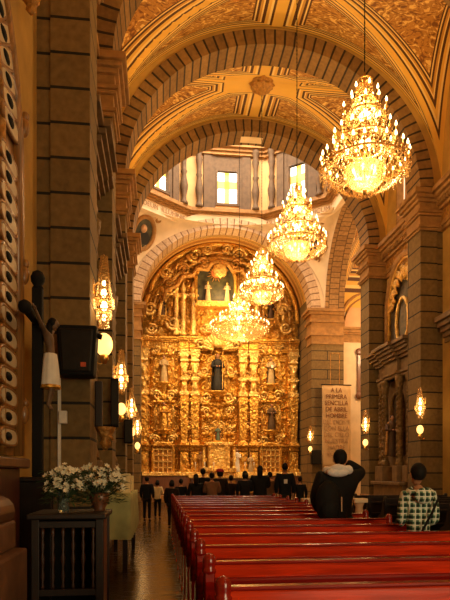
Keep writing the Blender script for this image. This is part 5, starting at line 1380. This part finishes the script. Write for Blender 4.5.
def red_cap(o, k, V, hx, hy, hz, dz):
    m = MB().ball((hx, hy - .01 * k, hz + .075 * k), (.125 * k, .125 * k, .075 * k), 16, 8); m.lathe([(.13 * k, -.01), (.14 * k, .0), (.13 * k, .02)], (hx, hy, hz + .05 * k), 18); m.build('beret', plain('red_felt', (.45, .02, .03), .9), o, True)
def white_badge(o, k, V, hx, hy, hz, dz):
    MB().box(V(.0, -.165, 1.27), (.10 * k, .012, .12 * k), None, .003).build('paper_badge', WHITE, o)
def pale_scarf(o, k, V, hx, hy, hz, dz):
    MB().tube(ring_pts(V(0, -.01, 1.49 + dz), .10 * k, .09 * k, 18), .035 * k, 8, False).build('scarf', PINK, o, True)
PLAID = plaid_mat('green_white_plaid')
DENIM = plain('dark_denim', (.02, .025, .04), .9); NAVY = plain('navy_coat', (.010, .011, .015), .85, 0, .2, 10, 0, .2); DKBR = plain('dark_brown_coat', (.02, .012, .008), .85, 0, .2, 10, 0, .2); CRMC = plain('cream_jumper', (.80, .66, .40), .9); TAN = plain('tan_jacket', (.20, .10, .05), .9)
person('person in black coat with white hood and backpack, one arm raised to the head', (2.26, PEW_Y[5] + .51, 0), 0, 1.76, BLACK, DENIM, 'short', arms=('pocket', 'raised'), coat_len=.80, bulk=1.25, extras=(white_hood, backpack, grey_hem), head_dx=.045)
person('person in green and white plaid hooded shirt with dark hair, seen from behind', (2.60, PEW_Y[4] - .31, 0), 0, 1.56, PLAID, BLACK, 'short', arms='close', coat_len=.70, bulk=.82, extras=(collar_hood, shoulder_strap))
# standing and seated worshippers in front of the altar
def px_person(px, Y, **kw):
    c = at(px, 480, Y)
    z = kw.pop('z', 0.0)
    return dict(loc=(c.x, Y, z), **kw)
FAR = [
    (285, 15.6, 'tall standing person in dark coat with white paper badge on the back', dict(H=1.74, coat=NAVY, arms='down', extras=(white_badge,), bulk=1.15)),
    (260, 15.7, 'standing person in bulky dark coat left of the one with the paper badge', dict(H=1.67, coat=BLACK, hair='long', arms='front', bulk=1.3)),
    (245, 15.5, 'shorter person in dark coat beside the bulky coat, arms folded in front', dict(H=1.52, coat=NAVY, hair='bob', arms='front', bulk=1.05)),
    (270, 16.6, 'person in rose scarf partly behind the bulky dark coat', dict(H=1.5, coat=TAN, hair='short', arms='front', extras=(pale_scarf,))),
    (220, 16.0, 'person in dark coat wearing a red beret before the tabernacle', dict(H=1.58, coat=DKBR, hair='bob', arms='down', extras=(red_cap,))),
    (212, 15.3, 'person in tan jacket standing just left of the red beret', dict(H=1.48, coat=TAN, hair='bun', arms='front', bulk=1.1)),
    (203, 16.5, 'slim person in black looking towards the tabernacle, left of the tan jacket', dict(H=1.6, coat=BLACK, hair='short', arms='front')),
    (196, 15.4, 'person in black with long hair at the left end of the group', dict(H=1.44, coat=BLACK, hair='long', arms='down')),
    (172, 15.2, 'short person in dark coat standing by the first pew ends', dict(H=1.28, coat=DKBR, hair='bob', arms='down', bulk=1.15)),
    (231, 16.6, 'person in brown coat between the red beret and the group on the right', dict(H=1.4, coat=DKBR, hair='short', arms='down')),
    (157.5, 18.4, 'child in cream jumper standing in the side aisle', dict(H=1.24, coat=CRMC, hair='bob', arms='front')),
    (147, 17.6, 'person in dark coat at the pier side of the aisle, left of the child', dict(H=1.36, coat=NAVY, hair='short', arms='down', bulk=1.1)),
    (300, 16.8, 'person in dark coat standing at the right end of the group', dict(H=1.36, coat=BLACK, hair='short', arms='down')),
    (181, 16.4, 'person in black coat between the short one and the long haired one', dict(H=1.3, coat=NAVY, hair='short', arms='down')),
]
for px, Y, lb, kw in FAR:
    d = px_person(px, Y, **kw); person(lb, d.pop('loc'), random.uniform(-.3, .3), **d)
# the carved figure on the cross
WOODSKIN = plain('painted_wood_skin', (.16, .09, .045), .6, 0, .3, 8)
def loincloth(o, k, V, hx, hy, hz, dz): pass
def christ():
    k = .62
    o = empty('crucified_figure', (-1.35, 6.95, 2.26), -PI / 2, 'carved crucified figure in white skirt hanging on the black cross', 'statue')
    def V(x, y, z): return (x * k, y * k, z * k)
    pel, wai, che, nb, nk = V(0, .05, .95), V(0, .07, 1.16), V(0, .03, 1.38), V(0, .04, 1.50), V(0, .08, 1.57)
    ch = [([pel, wai, che, nb, nk], [(.13 * k, .095 * k), (.105 * k, .08 * k), (.15 * k, .10 * k), .065 * k, .05 * k])]
    for s in (-1, 1):
        ch.append(([pel, V(s * .08, .06, .84), V(s * .07, .10, .47), V(s * .04, .02, .10), V(s * .04, .10, .0)], [(.13 * k, .095 * k), .085 * k, .056 * k, .038 * k, .032 * k]))
        sh, el, wr = V(s * .19, .0, 1.47), V(s * .50, -.03, 1.58), V(s * .84, -.05, 1.72)
        ch.append(([che, sh, el, wr], [(.15 * k, .10 * k), .055 * k, .042 * k, .03 * k])); ch += hand_chains(wr, (s, 0, .5), k, s)
    bm = skin_mesh(ch); mb = MB(); mb.bm.free(); mb.bm = bm; mb.uv = bm.loops.layers.uv.verify()
    h = Vector(V(.03, .13, 1.66)); mb.ball(h, (.075 * k, .095 * k, .11 * k), 14, 9); mb.ball(h + Vector((0, .095 * k, -.01 * k)), (.014 * k, .02 * k, .03 * k), 6, 5)
    mb.build('body', WOODSKIN, o, True, normals=False)
    hb = MB().ball(h + Vector((0, -.025 * k, .02 * k)), (.09 * k, .10 * k, .11 * k), 12, 8); hb.tube([h + Vector((.02 * k, -.07 * k, 0)), h + Vector((.03 * k, -.09 * k, -.16 * k)), h + Vector((.05 * k, -.06 * k, -.28 * k))], [.07 * k, .07 * k, .02 * k], 8); hb.build('hair', HAIR, o, True)
    sk = MB().lathe([(.22 * k, .42 * k), (.225 * k, .44 * k), (.20 * k, .70 * k), (.17 * k, .95 * k), (.145 * k, 1.08 * k), (.13 * k, 1.09 * k)], (0, .06 * k, 0), 28, 1, .85, lambda a, z: 1 + .06 * math.cos(9 * a)).build('skirt', WHITE, o, True)
    MB().lathe([(.222 * k, .41 * k), (.232 * k, .42 * k), (.228 * k, .47 * k), (.215 * k, .48 * k)], (0, .06 * k, 0), 28, 1, .85, lambda a, z: 1 + .06 * math.cos(9 * a)).build('gold_trim', GOLD, sk, True)
christ()
